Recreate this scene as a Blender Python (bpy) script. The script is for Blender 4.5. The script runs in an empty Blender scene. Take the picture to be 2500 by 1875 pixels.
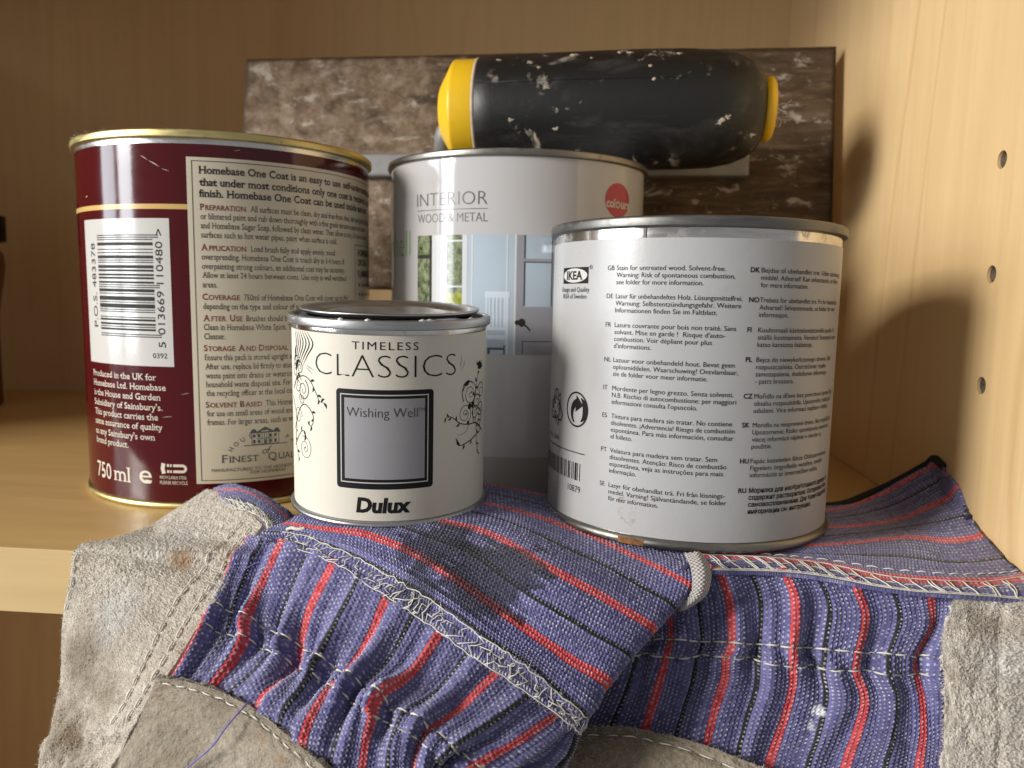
import bpy, bmesh, math, random
import numpy as np
from mathutils import Vector, Matrix

random.seed(7)
RNG = np.random.default_rng(7)
S = 0.01                      # everything below is laid out in centimetres
scene = bpy.context.scene
COL = scene.collection

# ------------------------------------------------------------------ camera
CAM_H = 7.72                  # lens height above the shelf, cm
PITCH, ROLL, FPX = math.radians(7.0), math.radians(1.0), 1880.0
_fw = np.array([0, math.cos(PITCH), -math.sin(PITCH)])
_rt = np.array([1.0, 0, 0])
_up = np.array([0, math.sin(PITCH), math.cos(PITCH)])
CR = _rt * math.cos(ROLL) + _up * math.sin(ROLL)
CU = _up * math.cos(ROLL) - _rt * math.sin(ROLL)
cd = bpy.data.cameras.new('camera')
cd.sensor_width = 36.0
cd.lens = 36.0 * FPX / 2500.0
cd.clip_start, cd.clip_end = 0.01, 50.0
cd.dof.use_dof = True
cd.dof.focus_distance = 0.205
cd.dof.aperture_fstop = 19.0
cam = bpy.data.objects.new('camera', cd)
COL.objects.link(cam)
M = Matrix.Identity(4)
for i in range(3):
    M[i][0], M[i][1], M[i][2] = CR[i], CU[i], -_fw[i]
M[2][3] = CAM_H * S
cam.matrix_world = M
scene.camera = cam

# ------------------------------------------------------------------ light: one window off to the left, a dim room
world = bpy.data.worlds.new('World')
scene.world = world
world.use_nodes = True
bg = world.node_tree.nodes['Background']
bg.inputs[0].default_value = (0.98, 0.97, 0.96, 1)
bg.inputs[1].default_value = 0.27

def area(name, loc, target, w, h, power, col):
    ld = bpy.data.lights.new(name, 'AREA')
    ld.shape = 'RECTANGLE'; ld.size, ld.size_y = w, h
    ld.energy = power; ld.color = col
    o = bpy.data.objects.new(name, ld); COL.objects.link(o)
    o.location = [c * S for c in loc]
    d = Vector(target) - Vector(loc)
    o.rotation_euler = d.to_track_quat('-Z', 'Y').to_euler()
    return o
WIN = Vector((-178, -62, 68))
window_light = area('window_light', WIN, (2, 27, 7), 0.50, 0.46, 45.0, (1.0, 0.945, 0.86))
# the lower panes of the same window look out on the darker garden
lower_panes = area('window_lower_panes_light', (-178, -62, 22), (2, 27, 10), 0.40, 0.60, 12.5, (0.90, 0.95, 1.0))
# a second, duller window further left
side_window = area('side_window_light', (-205, -8, 30), (0, 24, 8), 0.55, 0.8, 13.0, (0.86, 0.93, 1.0))
scene.view_settings.view_transform = 'Standard'
scene.view_settings.look = 'None'
scene.view_settings.exposure = 0.0
scene.view_settings.gamma = 1.0

# ------------------------------------------------------------------ mesh helpers
def thing(name, label, cat, loc=(0, 0, 0), rot=(0, 0, 0), group=None):
    o = bpy.data.objects.new(name, None); COL.objects.link(o)
    o.empty_display_size = 0.02
    o.location = [c * S for c in loc]; o.rotation_euler = rot
    o['label'] = label; o['category'] = cat
    if group: o['group'] = group
    o['_loc'] = list(loc)
    return o

def obj(name, verts, faces, mat, parent=None, smooth=True, uv=None, local=True, kind=None, label=None, normals=None):
    """one mesh object; verts in cm, local to the parent (or in room space when local is False)"""
    v = np.asarray(verts, dtype=np.float64).reshape(-1, 3)
    if not local and parent is not None:
        p = parent
        while p is not None:
            if '_loc' in p: v = v - np.array(p['_loc'])
            p = p.parent
    v = v * S
    me = bpy.data.meshes.new(name)
    if isinstance(faces, np.ndarray):
        n, k = faces.shape
        me.vertices.add(len(v)); me.vertices.foreach_set('co', v.ravel())
        me.loops.add(n * k); me.loops.foreach_set('vertex_index', faces.ravel().astype(np.int32))
        me.polygons.add(n); me.polygons.foreach_set('loop_start', np.arange(0, n * k, k, dtype=np.int32))
        me.update(calc_edges=True)
    else:
        me.from_pydata(v.tolist(), [], faces)
    if smooth:
        me.polygons.foreach_set('use_smooth', np.ones(len(me.polygons), dtype=bool))
    me.validate()
    if uv is not None:
        lay = me.uv_layers.new(name='UVMap')
        li = np.zeros(len(me.loops), dtype=np.int32); me.loops.foreach_get('vertex_index', li)
        lay.data.foreach_set('uv', np.asarray(uv, dtype=np.float32)[li].ravel())
    if normals is not None:
        me.normals_split_custom_set_from_vertices(np.asarray(normals).tolist())
    if mat is not None: me.materials.append(mat)
    o = bpy.data.objects.new(name, me); COL.objects.link(o)
    if parent is not None: o.parent = parent
    if kind: o['kind'] = kind
    if label: o['label'] = label
    return o

def lathe(profile, seg=160, cap0=False, cap1=False, jitter=0.0):
    """revolve (r, z) points about z -> verts, faces"""
    a = np.linspace(0, 2 * np.pi, seg, endpoint=False)
    V = []
    for r, z in profile:
        rr = r + (jitter * np.sin(3 * a + z) if jitter else 0)
        V.append(np.stack([rr * np.cos(a), rr * np.sin(a), np.full(seg, z)], -1))
    V = np.concatenate(V); F = []
    n = len(profile)
    for i in range(n - 1):
        for j in range(seg):
            k = (j + 1) % seg
            F.append((i * seg + j, i * seg + k, (i + 1) * seg + k, (i + 1) * seg + j))
    if cap0: F.append(tuple(reversed(range(seg))))
    if cap1: F.append(tuple((n - 1) * seg + j for j in range(seg)))
    return V, F

def tube(pts, rad, seg=6, cap=True):
    """round tube along a polyline; rad a number or list -> verts, faces"""
    P = np.asarray(pts, float); n = len(P)
    r = np.full(n, rad, float) if np.isscalar(rad) else np.asarray(rad, float)
    T = np.gradient(P, axis=0); T /= np.linalg.norm(T, axis=1)[:, None] + 1e-12
    ref = np.array([0, 0, 1.0]) if abs(T[0][2]) < .9 else np.array([1.0, 0, 0])
    V = []; nrm = np.cross(T[0], ref)
    for i in range(n):
        nrm = nrm - T[i] * (nrm @ T[i]); nrm /= np.linalg.norm(nrm) + 1e-12
        b = np.cross(T[i], nrm)
        for k in range(seg):
            a = 2 * np.pi * k / seg
            V.append(P[i] + r[i] * (math.cos(a) * nrm + math.sin(a) * b))
    F = [(i * seg + k, i * seg + (k + 1) % seg, (i + 1) * seg + (k + 1) % seg, (i + 1) * seg + k)
         for i in range(n - 1) for k in range(seg)]
    if cap:
        F.append(tuple(reversed(range(seg)))); F.append(tuple((n - 1) * seg + k for k in range(seg)))
    return np.array(V), F

class Bag:
    """collects several shapes into one part"""
    def __init__(s): s.V = []; s.F = []; s.n = 0
    def add(s, vf):
        V, F = vf
        s.V.append(np.asarray(V)); s.F += [tuple(i + s.n for i in f) for f in F]; s.n += len(V)
    def build(s, name, mat, parent, **kw):
        return obj(name, np.concatenate(s.V), s.F, mat, parent, **kw)

def bevel_box(x0, x1, y0, y1, z0, z1, b=0.08):
    bm = bmesh.new(); bmesh.ops.create_cube(bm, size=1)
    for v in bm.verts:
        v.co = ((x0 + x1) / 2 + v.co.x * (x1 - x0), (y0 + y1) / 2 + v.co.y * (y1 - y0), (z0 + z1) / 2 + v.co.z * (z1 - z0))
    if b: bmesh.ops.bevel(bm, geom=list(bm.edges), offset=b, segments=2, affect='EDGES', profile=.5)
    V = [v.co[:] for v in bm.verts]; F = [tuple(v.index for v in f.verts) for f in bm.faces]
    bm.free(); return np.array(V), F

def at(px, py, Y):
    """the point of the room, at depth Y cm from the lens, that the photo shows at (px, py)"""
    d = _fw + CR * (px - 1250) / FPX - CU * (py - 937.5) / FPX
    return d * (Y / d[1]) + np.array([0, 0, CAM_H])
def at_z(px, py, z):
    d = _fw + CR * (px - 1250) / FPX - CU * (py - 937.5) / FPX
    return d * ((z - CAM_H) / d[2]) + np.array([0, 0, CAM_H])

# ------------------------------------------------------------------ material helpers
class NT:
    def __init__(s, name):
        s.m = bpy.data.materials.new(name); s.m.use_nodes = True
        s.t = s.m.node_tree; s.b = s.t.nodes['Principled BSDF']
    def n(s, typ, props=None, **inp):
        nd = s.t.nodes.new(typ)
        for k, v in (props or {}).items(): setattr(nd, k, v)
        for k, v in inp.items(): s.set(nd, k, v)
        return nd
    def set(s, nd, k, v):
        key = int(k[1:]) if k[0] == '_' and k[1:].isdigit() else k.replace('_', ' ')
        sock = nd.inputs[key]
        if hasattr(v, 'outputs'): v = v.outputs[0]
        if hasattr(v, 'is_linked'): s.t.links.new(v, sock)
        else:
            if isinstance(v, tuple) and len(v) == 3 and sock.type == 'RGBA': v = v + (1,)
            sock.default_value = v
    def math(s, op, a, b=0.0, c=0.0, clamp=False):
        nd = s.n('ShaderNodeMath', dict(operation=op, use_clamp=clamp)); s.set(nd, '_0', a); s.set(nd, '_1', b); s.set(nd, '_2', c)
        return nd.outputs[0]
    def mix(s, f, a, b, mode='MIX'):
        nd = s.n('ShaderNodeMix', dict(data_type='RGBA', blend_type=mode))
        s.set(nd, '_0', f); s.set(nd, '_6', a); s.set(nd, '_7', b); return nd.outputs[2]
    def ramp(s, f, stops, interp='LINEAR'):
        nd = s.n('ShaderNodeValToRGB'); s.set(nd, '_0', f); cr = nd.color_ramp; cr.interpolation = interp
        while len(cr.elements) < len(stops): cr.elements.new(.5)
        for e, (p, c) in zip(cr.elements, stops):
            e.position = p; e.color = (c, c, c, 1) if np.isscalar(c) else tuple(c) + (1,)
        return nd.outputs[0]
    def noise(s, scale, detail=4, rough=.55, vec=None, dist=0.0):
        nd = s.n('ShaderNodeTexNoise', Scale=scale, Detail=detail, Roughness=rough, Distortion=dist)
        if vec is not None: s.set(nd, 'Vector', vec)
        return nd.outputs[0]
    def coord(s, scale=(1, 1, 1), rot=(0, 0, 0), what='Object', loc=(0, 0, 0)):
        tc = s.n('ShaderNodeTexCoord'); mp = s.n('ShaderNodeMapping', Scale=scale, Rotation=rot, Location=loc)
        s.t.links.new(tc.outputs[what], mp.inputs[0]); return mp.outputs[0]
    def bump(s, h, strength=.4, dist=.0005):
        nd = s.n('ShaderNodeBump', Strength=strength, Distance=dist); s.set(nd, 'Height', h)
        s.t.links.new(nd.outputs[0], s.b.inputs['Normal']); return nd
    def p(s, **kw):
        for k, v in kw.items(): s.set(s.b, k, v)
        return s

def plain(name, col, rough=.5, metal=0.0, var=.08, scale=60, bump=.0, bscale=400, spec=.5):
    k = NT(name); v = k.coord()
    f = k.noise(scale, 5, .6, v)
    a = tuple(max(0, c * (1 - var)) for c in col); b = tuple(min(1, c * (1 + var)) for c in col)
    k.p(Base_Color=k.ramp(f, [(.3, a), (.7, b)]), Metallic=metal, Specular_IOR_Level=spec)
    k.p(Roughness=k.ramp(k.noise(scale * 2.3, 4, .6, v), [(.3, rough * .85), (.7, min(1, rough * 1.15))]))
    if bump: k.bump(k.noise(bscale, 4, .6, v), bump, .0003)
    return k.m

def wood(name, light, dark, grain='z', rough=.42, seed=0.0, lines=.35):
    k = NT(name)
    sc = {'z': (1, 1, .055), 'x': (.055, 1, 1)}[grain]
    v = k.coord(scale=sc, loc=(seed, seed * .7, seed * 1.3))
    broad = k.noise(9, 3, .5, v, .4)
    fine = k.noise(150, 5, .65, v)
    pores = k.noise(420, 3, .7, k.coord(scale={'z': (1, 1, .03), 'x': (.03, 1, 1)}[grain]))
    cv = k.coord(scale={'z': (1, 1, .16), 'x': (.16, 1, 1)}[grain], loc=(seed * 2, 0, seed))
    ring = k.math('FRACT', k.math('MULTIPLY', k.noise(5.5, 2, .45, cv, .6), 9.0))
    line = k.ramp(ring, [(0, 1), (.05, .0), (.9, 0), (1.0, 1)])
    c = k.ramp(broad, [(.3, dark), (.72, light)])
    c = k.mix(k.math('MULTIPLY', k.ramp(fine, [(.35, 1), (.62, 0)]), .22), c, tuple(x * .78 for x in dark))
    c = k.mix(k.math('MULTIPLY', line, lines), c, tuple(x * y for x, y in zip(dark, (.72, .60, .46))))
    c = k.mix(k.math('MULTIPLY', k.ramp(pores, [(.60, 0), (.70, 1)]), .16), c, tuple(x * .6 for x in dark))
    k.p(Base_Color=c, Roughness=k.ramp(fine, [(.3, rough * .85), (.7, rough * 1.25)]), Specular_IOR_Level=.45)
    k.bump(k.math('ADD', fine, k.math('MULTIPLY', pores, .6)), .10, .0003)
    return k.m

# ------------------------------------------------------------------ materials
WOOD_SIDE = wood('maple_side', (.76, .555, .30), (.65, .455, .225), 'z', .40, 1.7, .34)
WOOD_BACK = wood('maple_back', (.70, .505, .275), (.62, .44, .23), 'z', .45, 4.2, .12)
WOOD_SHELF = wood('maple_shelf', (.68, .455, .195), (.59, .38, .15), 'x', .34, 2.9, .16)
WOOD_EDGE = wood('maple_edging', (.66, .48, .24), (.58, .40, .18), 'x', .42, 6.1, .22)

def steel(name, col, rough, grime=.5, gcol=(.10, .085, .06), scale=90, thr=.56):
    k = NT(name); v = k.coord(scale=(1, 1, 1))
    st = k.noise(55, 5, .7, k.coord(scale=(1, 1, 9)))
    g = k.ramp(k.noise(scale, 6, .7, v), [(thr, 0), (thr + .13, 1)])
    c = k.ramp(st, [(.3, tuple(x * .8 for x in col)), (.7, tuple(min(1, x * 1.12) for x in col))])
    c = k.mix(k.math('MULTIPLY', g, grime), c, gcol)
    k.p(Base_Color=c, Metallic=k.math('SUBTRACT', 1.0, k.math('MULTIPLY', g, grime * .8)),
        Roughness=k.math('ADD', k.ramp(st, [(.3, rough * .75), (.7, rough * 1.3)]), k.math('MULTIPLY', g, .25 * grime)))
    k.bump(k.noise(260, 4, .6, v), .12, .0003)
    return k.m
STEEL = steel('tin_plate', (.66, .655, .65), .26, .25)
STEEL_DULL = steel('dull_tin_rim', (.19, .187, .18), .45, .45)
STEEL_SATIN = steel('satin_tin', (.46, .465, .48), .37, .3)
STEEL_STAINED = steel('stained_tin', (.74, .72, .69), .16, .85, (.10, .085, .07), 75, .55)
STEEL_WORN = steel('worn_tin_rim', (.27, .26, .24), .38, .6)
GOLD = steel('gold_lacquer', (.62, .53, .25), .42, .9, (.05, .04, .02), 130, .60)
ALU = plain('aluminium', (.27, .275, .28), .55, .5, .15)

RED_GLOSS = plain('red_lacquer', (.066, .0030, .0062), .11, 0, .05, 40, .10, 120)
CREAM_GLOSS = plain('cream_print', (.62, .56, .44), .22, 0, .03, 30, .06, 120)
BC_WHITE = plain('white_print', (.56, .55, .525), .15, 0, .02, 30, .08, 120)
WHITE_GLOSS = plain('white_lacquer', (.50, .49, .495), .085, 0, .015, 20)
GREY_BAND = plain('grey_print', (.36, .345, .33), .12, 0, .03, 30)
def paper(name, col, rough, blot=.06):
    k = NT(name); v = k.coord()
    big = k.noise(28, 4, .6, v); fibre = k.noise(900, 3, .7, v)
    dirt = k.ramp(k.noise(60, 6, .65, v), [(.62, 0), (.78, 1)])
    c = k.ramp(big, [(.25, tuple(x * (1 - blot) for x in col)), (.75, tuple(min(1, x * (1 + blot * .5)) for x in col))])
    c = k.mix(k.math('MULTIPLY', dirt, .18), c, tuple(x * y for x, y in zip(col, (.72, .64, .5))))
    k.p(Base_Color=c, Roughness=k.ramp(big, [(.3, rough * .85), (.7, rough * 1.2)]))
    k.bump(k.math('ADD', k.noise(330, 4, .6, v), k.math('MULTIPLY', fibre, .35)), .22, .00022)
    return k.m
PAPER_IKEA = paper('coated_white_paper', (.415, .413, .415), .30)
PAPER_DULUX = paper('cream_paper', (.65, .615, .53), .60, .05)
INK = plain('black_ink', (.010, .0095, .010), .55, 0, .2, 80, spec=.2)
INK_SOFT = plain('dark_grey_ink', (.030, .028, .027), .4, 0, .2, 80, spec=.3)
INK_GREY = plain('grey_ink', (.10, .098, .095), .3, 0, .1, 80)
INK_BLUE = plain('blue_grey_ink', (.055, .07, .085), .3, 0, .2, 80)
INK_MAROON = plain('maroon_ink', (.19, .022, .02), .3, 0, .1, 80)
INK_WHITE = plain('pale_ink', (.66, .60, .50), .28, 0, .03, 80)
INK_GOLD = plain('gold_ink', (.60, .40, .14), .2, 0, .05, 80)
INK_GREEN = plain('green_ink', (.17, .40, .05), .15, 0, .05, 80)
INK_PINK = plain('crimson_ink', (.42, .012, .055), .14, 0, .05, 80)
SWATCH = plain('lilac_grey_print', (.30, .297, .315), .42, 0, .03, 60)
YELLOW = plain('yellow_plastic', (.80, .50, .018), .38, 0, .05, 60, .05, 300)
BLACK_TRIM = plain('black_binding', (.008, .008, .010), .8, 0, .3, 300, .6, 900)
THREAD = plain('white_thread', (.66, .63, .56), .8, 0, .15, 500)
THREAD_BLUE = plain('blue_thread', (.15, .14, .42), .85, 0, .15, 500)
HAIR = plain('pale_fibre', (.58, .54, .47), .9, 0, .2, 400)

# ------------------------------------------------------------------ the cupboard the things stand in
PSI = math.radians(5.0)
EX = np.array([math.cos(PSI), -math.sin(PSI), 0]); EY = np.array([math.sin(PSI), math.cos(PSI), 0])
FRONT, BACK, RIGHT, LEFT, TOP, DEEP = 20.25, 51.4, 12.4, -50.0, 27.6, -38.0
def panel(name, a, b, mat, cuts=None, bev=.06):
    """a board from cupboard coordinates a to b, straight in its own frame and turned with the cupboard"""
    V, F = bevel_box(a[0], b[0], a[1], b[1], a[2], b[2], bev)
    o = obj(name, V, F, mat, None, smooth=False)
    o.rotation_euler = (0, 0, -PSI); o['kind'] = 'structure'
    return o
shelf = panel('shelf', (LEFT + .02, FRONT + .06, -1.9), (RIGHT - .02, BACK, 0.0), WOOD_SHELF)
edging = obj('edge_strip', *bevel_box(LEFT + .02, RIGHT - .02, FRONT, FRONT + .055, -1.92, .015, .012), WOOD_EDGE, shelf, smooth=False)
panel('back_panel', (LEFT - 2, BACK + .03, DEEP), (RIGHT + 2, BACK + .9, TOP), WOOD_BACK)
panel('left_side_panel', (LEFT - 1.9, FRONT - .4, DEEP), (LEFT, BACK, TOP), WOOD_SIDE)
panel('upper_shelf', (LEFT + .02, FRONT, TOP), (RIGHT - .02, BACK, TOP + 1.9), WOOD_SHELF)
panel('cupboard_floor', (LEFT + .02, FRONT, DEEP - 1.9), (RIGHT - .02, BACK, DEEP), WOOD_SHELF)
nh = at(1978, 31, 53.0); bp = bpy.data.objects['back_panel']
obj('nail_hole', *bevel_box(nh @ EX - .06, nh @ EX + .06, BACK - .01, BACK + .028, nh[2] - .34, nh[2] + .34, .03), plain('dark_nail', (.10, .07, .045), .6), bp, smooth=False)
# right side panel: holes for shelf pins are really drilled
right = panel('right_side_panel', (RIGHT, FRONT - .4, DEEP), (RIGHT + 1.9, BACK, TOP), WOOD_SIDE)
bag = Bag()
HOLES = [(24.85, 11.82), (24.85, 8.43), (24.85, 5.02)]
for ey, z in HOLES + [(24.85, z) for z in (-8.6, -12.0)]:
    a = np.linspace(0, 2 * np.pi, 28, endpoint=False)
    ring = lambda x, r: np.stack([np.full(28, x), ey + r * np.cos(a), z + r * np.sin(a)], -1)
    V = np.concatenate([ring(RIGHT - .5, .27), ring(RIGHT + 1.0, .27)])
    F = [(j, (j + 1) % 28, 28 + (j + 1) % 28, 28 + j) for j in range(28)] + [tuple(reversed(range(28))), tuple(range(28, 56))]
    bag.add((V, F))
cutter = bag.build('cutter', None, None, smooth=False); cutter.rotation_euler = (0, 0, -PSI)
bpy.context.view_layer.update()
bo = right.modifiers.new('drill', 'BOOLEAN'); bo.object = cutter; bo.solver = 'EXACT'
bpy.context.view_layer.update()
drilled = bpy.data.meshes.new_from_object(right.evaluated_get(bpy.context.evaluated_depsgraph_get()))
right.modifiers.clear(); right.data = drilled
bpy.data.objects.remove(cutter, do_unlink=True)
CHIP = plain('raw_chipboard', (.20, .15, .105), .9, 0, .55, 420, .9, 500)
for ey, z in HOLES:
    V, F = lathe([(.262, 0), (.262, .9), (.20, .93), (.0, .90)], 28)
    V = np.stack([RIGHT + .09 + V[:, 2], ey + V[:, 0], z + V[:, 1]], -1)
    obj('pin_hole', V, F, CHIP, right)

# ------------------------------------------------------------------ flat print wrapped on a tin
_tcache = {}
def glyphs(body, weight=0.0, serif=False, shear=0.0, space=1.0):
    key = (body, weight, serif, shear, space)
    if key in _tcache: return _tcache[key]
    cu = bpy.data.curves.new('t', 'FONT'); cu.body = body; cu.resolution_u = 3
    cu.offset = weight; cu.shear = shear; cu.space_character = space
    tmp = bpy.data.objects.new('t', cu)
    me = bpy.data.meshes.new_from_object(tmp)
    V = np.array([v.co[:2] for v in me.vertices]); F = [tuple(p.vertices) for p in me.polygons]
    if serif:                                    # slab small serifs onto the ends of the upright stems
        cnt = {}
        for f in F:
            for a, b in zip(f, f[1:] + f[:1]): cnt[(min(a, b), max(a, b))] = cnt.get((min(a, b), max(a, b)), 0) + 1
        X = [V]; n = len(V); w0 = .089 + 2 * weight
        for (a, b), c in cnt.items():
            if c != 1: continue
            p, q = V[a], V[b]; L = abs(p[0] - q[0])
            if abs(p[1] - q[1]) < .012 and .5 * w0 < L < 1.45 * w0:
                y = (p[1] + q[1]) / 2; x0, x1 = min(p[0], q[0]), max(p[0], q[0])
                if y < .1: s_, e = 1, (.075, .075)
                elif y > .6: s_, e = -1, (.085, .05) 
                else: s_, e = -1, (.085, .0)
                X.append(np.array([[x0 - e[0], y], [x1 + e[1], y], [x1 + e[1] * .5, y + s_ * .05], [x0 - e[0] * .5, y + s_ * .05]]))
                F.append((n, n + 1, n + 2, n + 3)); n += 4
        V = np.concatenate(X)
    bpy.data.objects.remove(tmp); bpy.data.curves.remove(cu); bpy.data.meshes.remove(me)
    _tcache[key] = (V, F)
    return V, F

class Print:
    """ink: flat outlines in label coordinates (s = cm round the tin from the front, z = cm up)"""
    def __init__(s): s.V = []; s.F = []; s.n = 0
    def raw(s, V, F):
        s.V.append(np.asarray(V, float)); s.F += [tuple(i + s.n for i in f) for f in F]; s.n += len(V)
    def rect(s, s0, s1, z0, z1):
        k = max(1, int(abs(s1 - s0) / .18)); x = np.linspace(s0, s1, k + 1)
        V = np.concatenate([np.stack([x, np.full(k + 1, z0)], -1), np.stack([x, np.full(k + 1, z1)], -1)])
        s.raw(V, [(i, i + 1, k + 2 + i, k + 1 + i) for i in range(k)])
    def frame(s, s0, s1, z0, z1, w):
        s.rect(s0, s1, z0, z0 + w); s.rect(s0, s1, z1 - w, z1)
        s.rect(s0, s0 + w, z0 + w, z1 - w); s.rect(s1 - w, s1, z0 + w, z1 - w)
    def disc(s, c, rx, rz, n=40):
        V = [c]; a = np.linspace(0, 2 * np.pi, n, endpoint=False)
        for m in (.5, 1.0): V += [(c[0] + m * rx * math.cos(t), c[1] + m * rz * math.sin(t)) for t in a]
        F = [(0, 1 + i, 1 + (i + 1) % n) for i in range(n)] + [(1 + i, 1 + n + i, 1 + n + (i + 1) % n, 1 + (i + 1) % n) for i in range(n)]
        s.raw(V, F)
    def ribbon(s, pts, w):
        P = np.asarray(pts, float); n = len(P); w = np.full(n, w) if np.isscalar(w) else np.asarray(w)
        T = np.gradient(P, axis=0); T /= np.linalg.norm(T, axis=1)[:, None] + 1e-9
        N = np.stack([-T[:, 1], T[:, 0]], -1) * w[:, None] / 2
        s.raw(np.concatenate([P + N, P - N]), [(i, i + 1, n + i + 1, n + i) for i in range(n - 1)])
    def ring(s, c, r, w, n=48, rz=None):
        a = np.linspace(0, 2 * np.pi, n + 1)
        s.ribbon(np.stack([c[0] + r * np.cos(a), c[1] + (rz or r) * np.sin(a)], -1), w)
    def leaf(s, base, ang, L, W):
        t = np.linspace(0, 1, 9); d = np.array([math.cos(ang), math.sin(ang)]); nn = np.array([-d[1], d[0]])
        P = np.array(base) + L * t[:, None] * d + nn * (.16 * L * np.sin(np.pi * t))[:, None]
        s.ribbon(P, np.maximum(W * np.sin(np.pi * t ** .8) , .004))
    def spiral(s, c, r0, a0, turns, w0, w1, dr=.16):
        n = int(26 * abs(turns)) + 8; t = np.linspace(0, 1, n)
        a = a0 + turns * 2 * np.pi * t; r = r0 * (1 - t) ** .8 + .012
        s.ribbon(np.stack([c[0] + r * np.cos(a), c[1] + r * np.sin(a)], -1), w0 + (w1 - w0) * t)
    def curve(s, pts, w, n=24):
        P = np.asarray(pts, float); m = len(P); t = np.linspace(0, m - 1, n)
        Q = np.stack([crom1(P[:, k], t) for k in (0, 1)], -1)
        w = np.interp(np.linspace(0, 1, n), np.linspace(0, 1, len(np.atleast_1d(w))), np.atleast_1d(w)) if not np.isscalar(w) else w
        s.ribbon(Q, w); return Q
    def text(s, body, s0, z, cap, s1=None, sx=None, weight=0.0, serif=False, shear=0.0, rot=False, centre=False, space=1.0):
        V, F = glyphs(body, weight, serif, shear, space)
        V = V.copy(); k = cap / .682; x0 = V[:, 0].min(); wid = V[:, 0].max() - x0
        if s1 is not None: sx = (s1 - s0) / (wid * k)
        if sx is None: sx = 1.0
        X = (V[:, 0] - x0) * k * sx; Z = V[:, 1] * k
        if centre: X = X - wid * k * sx / 2
        if rot: s.raw(np.stack([s0 - Z, z + X], -1), F)          # reading upwards
        else: s.raw(np.stack([s0 + X, z + Z], -1), F)
        return sx, s0 + wid * k * sx
    def smallcaps(s, words, s0, z, cap, s1, weight=.012, serif=True):
        segs = []; x = 0.0
        for i, w in enumerate(words.split(' ')):
            for body, k in ((w[0], 1.0), (w[1:], .80)):
                if not body: continue
                V, F = glyphs(body, weight, serif); V = V.copy()
                x0 = V[:, 0].min(); V[:, 0] = (V[:, 0] - x0) * k + x; V[:, 1] *= k
                segs.append((V, F)); x = V[:, 0].max() + .07
            x += .26
        tot = x - .33; kx = (s1 - s0) / tot; kz = cap / .682
        for V, F in segs: s.raw(np.stack([s0 + V[:, 0] * kx, z + V[:, 1] * kz], -1), F)
    def build(s, name, R, lift, mat, parent, **kw):
        V = np.concatenate(s.V); a = V[:, 0] / R; r = R + lift
        P = np.stack([r * np.sin(a), -r * np.cos(a), V[:, 1]], -1)
        N = np.stack([np.sin(a), -np.cos(a), np.zeros(len(a))], -1)
        # outlines must face outwards
        F = []
        for f in s.F:
            p = V[list(f)]; ar = sum(p[i - 1][0] * p[i][1] - p[i][0] * p[i - 1][1] for i in range(len(f)))
            if abs(ar) > 1e-9: F.append(f if ar > 0 else tuple(reversed(f)))
        o = obj(name, P, F, mat, parent, **kw)
        me = o.data
        ln = np.zeros(len(me.vertices) * 3); me.vertices.foreach_get('co', ln); ln = ln.reshape(-1, 3).copy(); ln[:, 2] = 0
        ln /= np.linalg.norm(ln, axis=1)[:, None]
        me.normals_split_custom_set_from_vertices(ln.tolist())
        return o

def crom1(P, t):
    """Catmull-Rom through the values P at parameter t"""
    P = np.asarray(P, float); n = len(P)
    i = np.clip(np.floor(t).astype(int), 0, n - 2); f = t - i
    g = lambda k: np.where(k < 0, 2 * P[0] - P[1], np.where(k > n - 1, 2 * P[-1] - P[-2], P[np.clip(k, 0, n - 1)]))
    p0, p1, p2, p3 = g(i - 1), g(i), g(i + 1), g(i + 2)
    return .5 * (2 * p1 + (p2 - p0) * f + (2 * p0 - 5 * p1 + 4 * p2 - p3) * f ** 2 + (3 * p1 - p0 - 3 * p2 + p3) * f ** 3)

def shell(name, R, z0, z1, mat, parent, seg=200):
    V, F = lathe([(R - .03, z0), (R, z0 + .004), (R, z0 + .02), (R, z0 + .05), (R, z1 - .05), (R, z1 - .02), (R, z1 - .004), (R - .03, z1)], seg)
    return obj(name, V, F, mat, parent)

def rolled(R, z0, z1, lip=.0):
    """section of a rolled (seamed) rim: from body up over the bead and down inside"""
    h = z1 - z0
    return [(R - .19, z0 - .03), (R - .10, z0 - .02), (R - .03, z0 - .005), (R - .006, z0 + .05 * h), (R, z0 + .12 * h), (R, z0 + .72 * h), (R - .012, z0 + .88 * h), (R - .04, z0 + .97 * h),
            (R - .09, z1), (R - .15, z0 + .95 * h), (R - .19, z0 + .7 * h), (R - .21, z0 - .25)]

# ================================================================== TIN 1: dark red tin on the left
def axis_rot(tx, ty):
    ax = np.array([tx, ty, 1.0]); ax /= np.linalg.norm(ax)
    e1 = np.cross([0, 1, 0], ax); e1 /= np.linalg.norm(e1); e2 = np.cross(ax, e1)
    return Matrix(np.stack([e1, e2, ax], 1).tolist()).to_euler()

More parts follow.
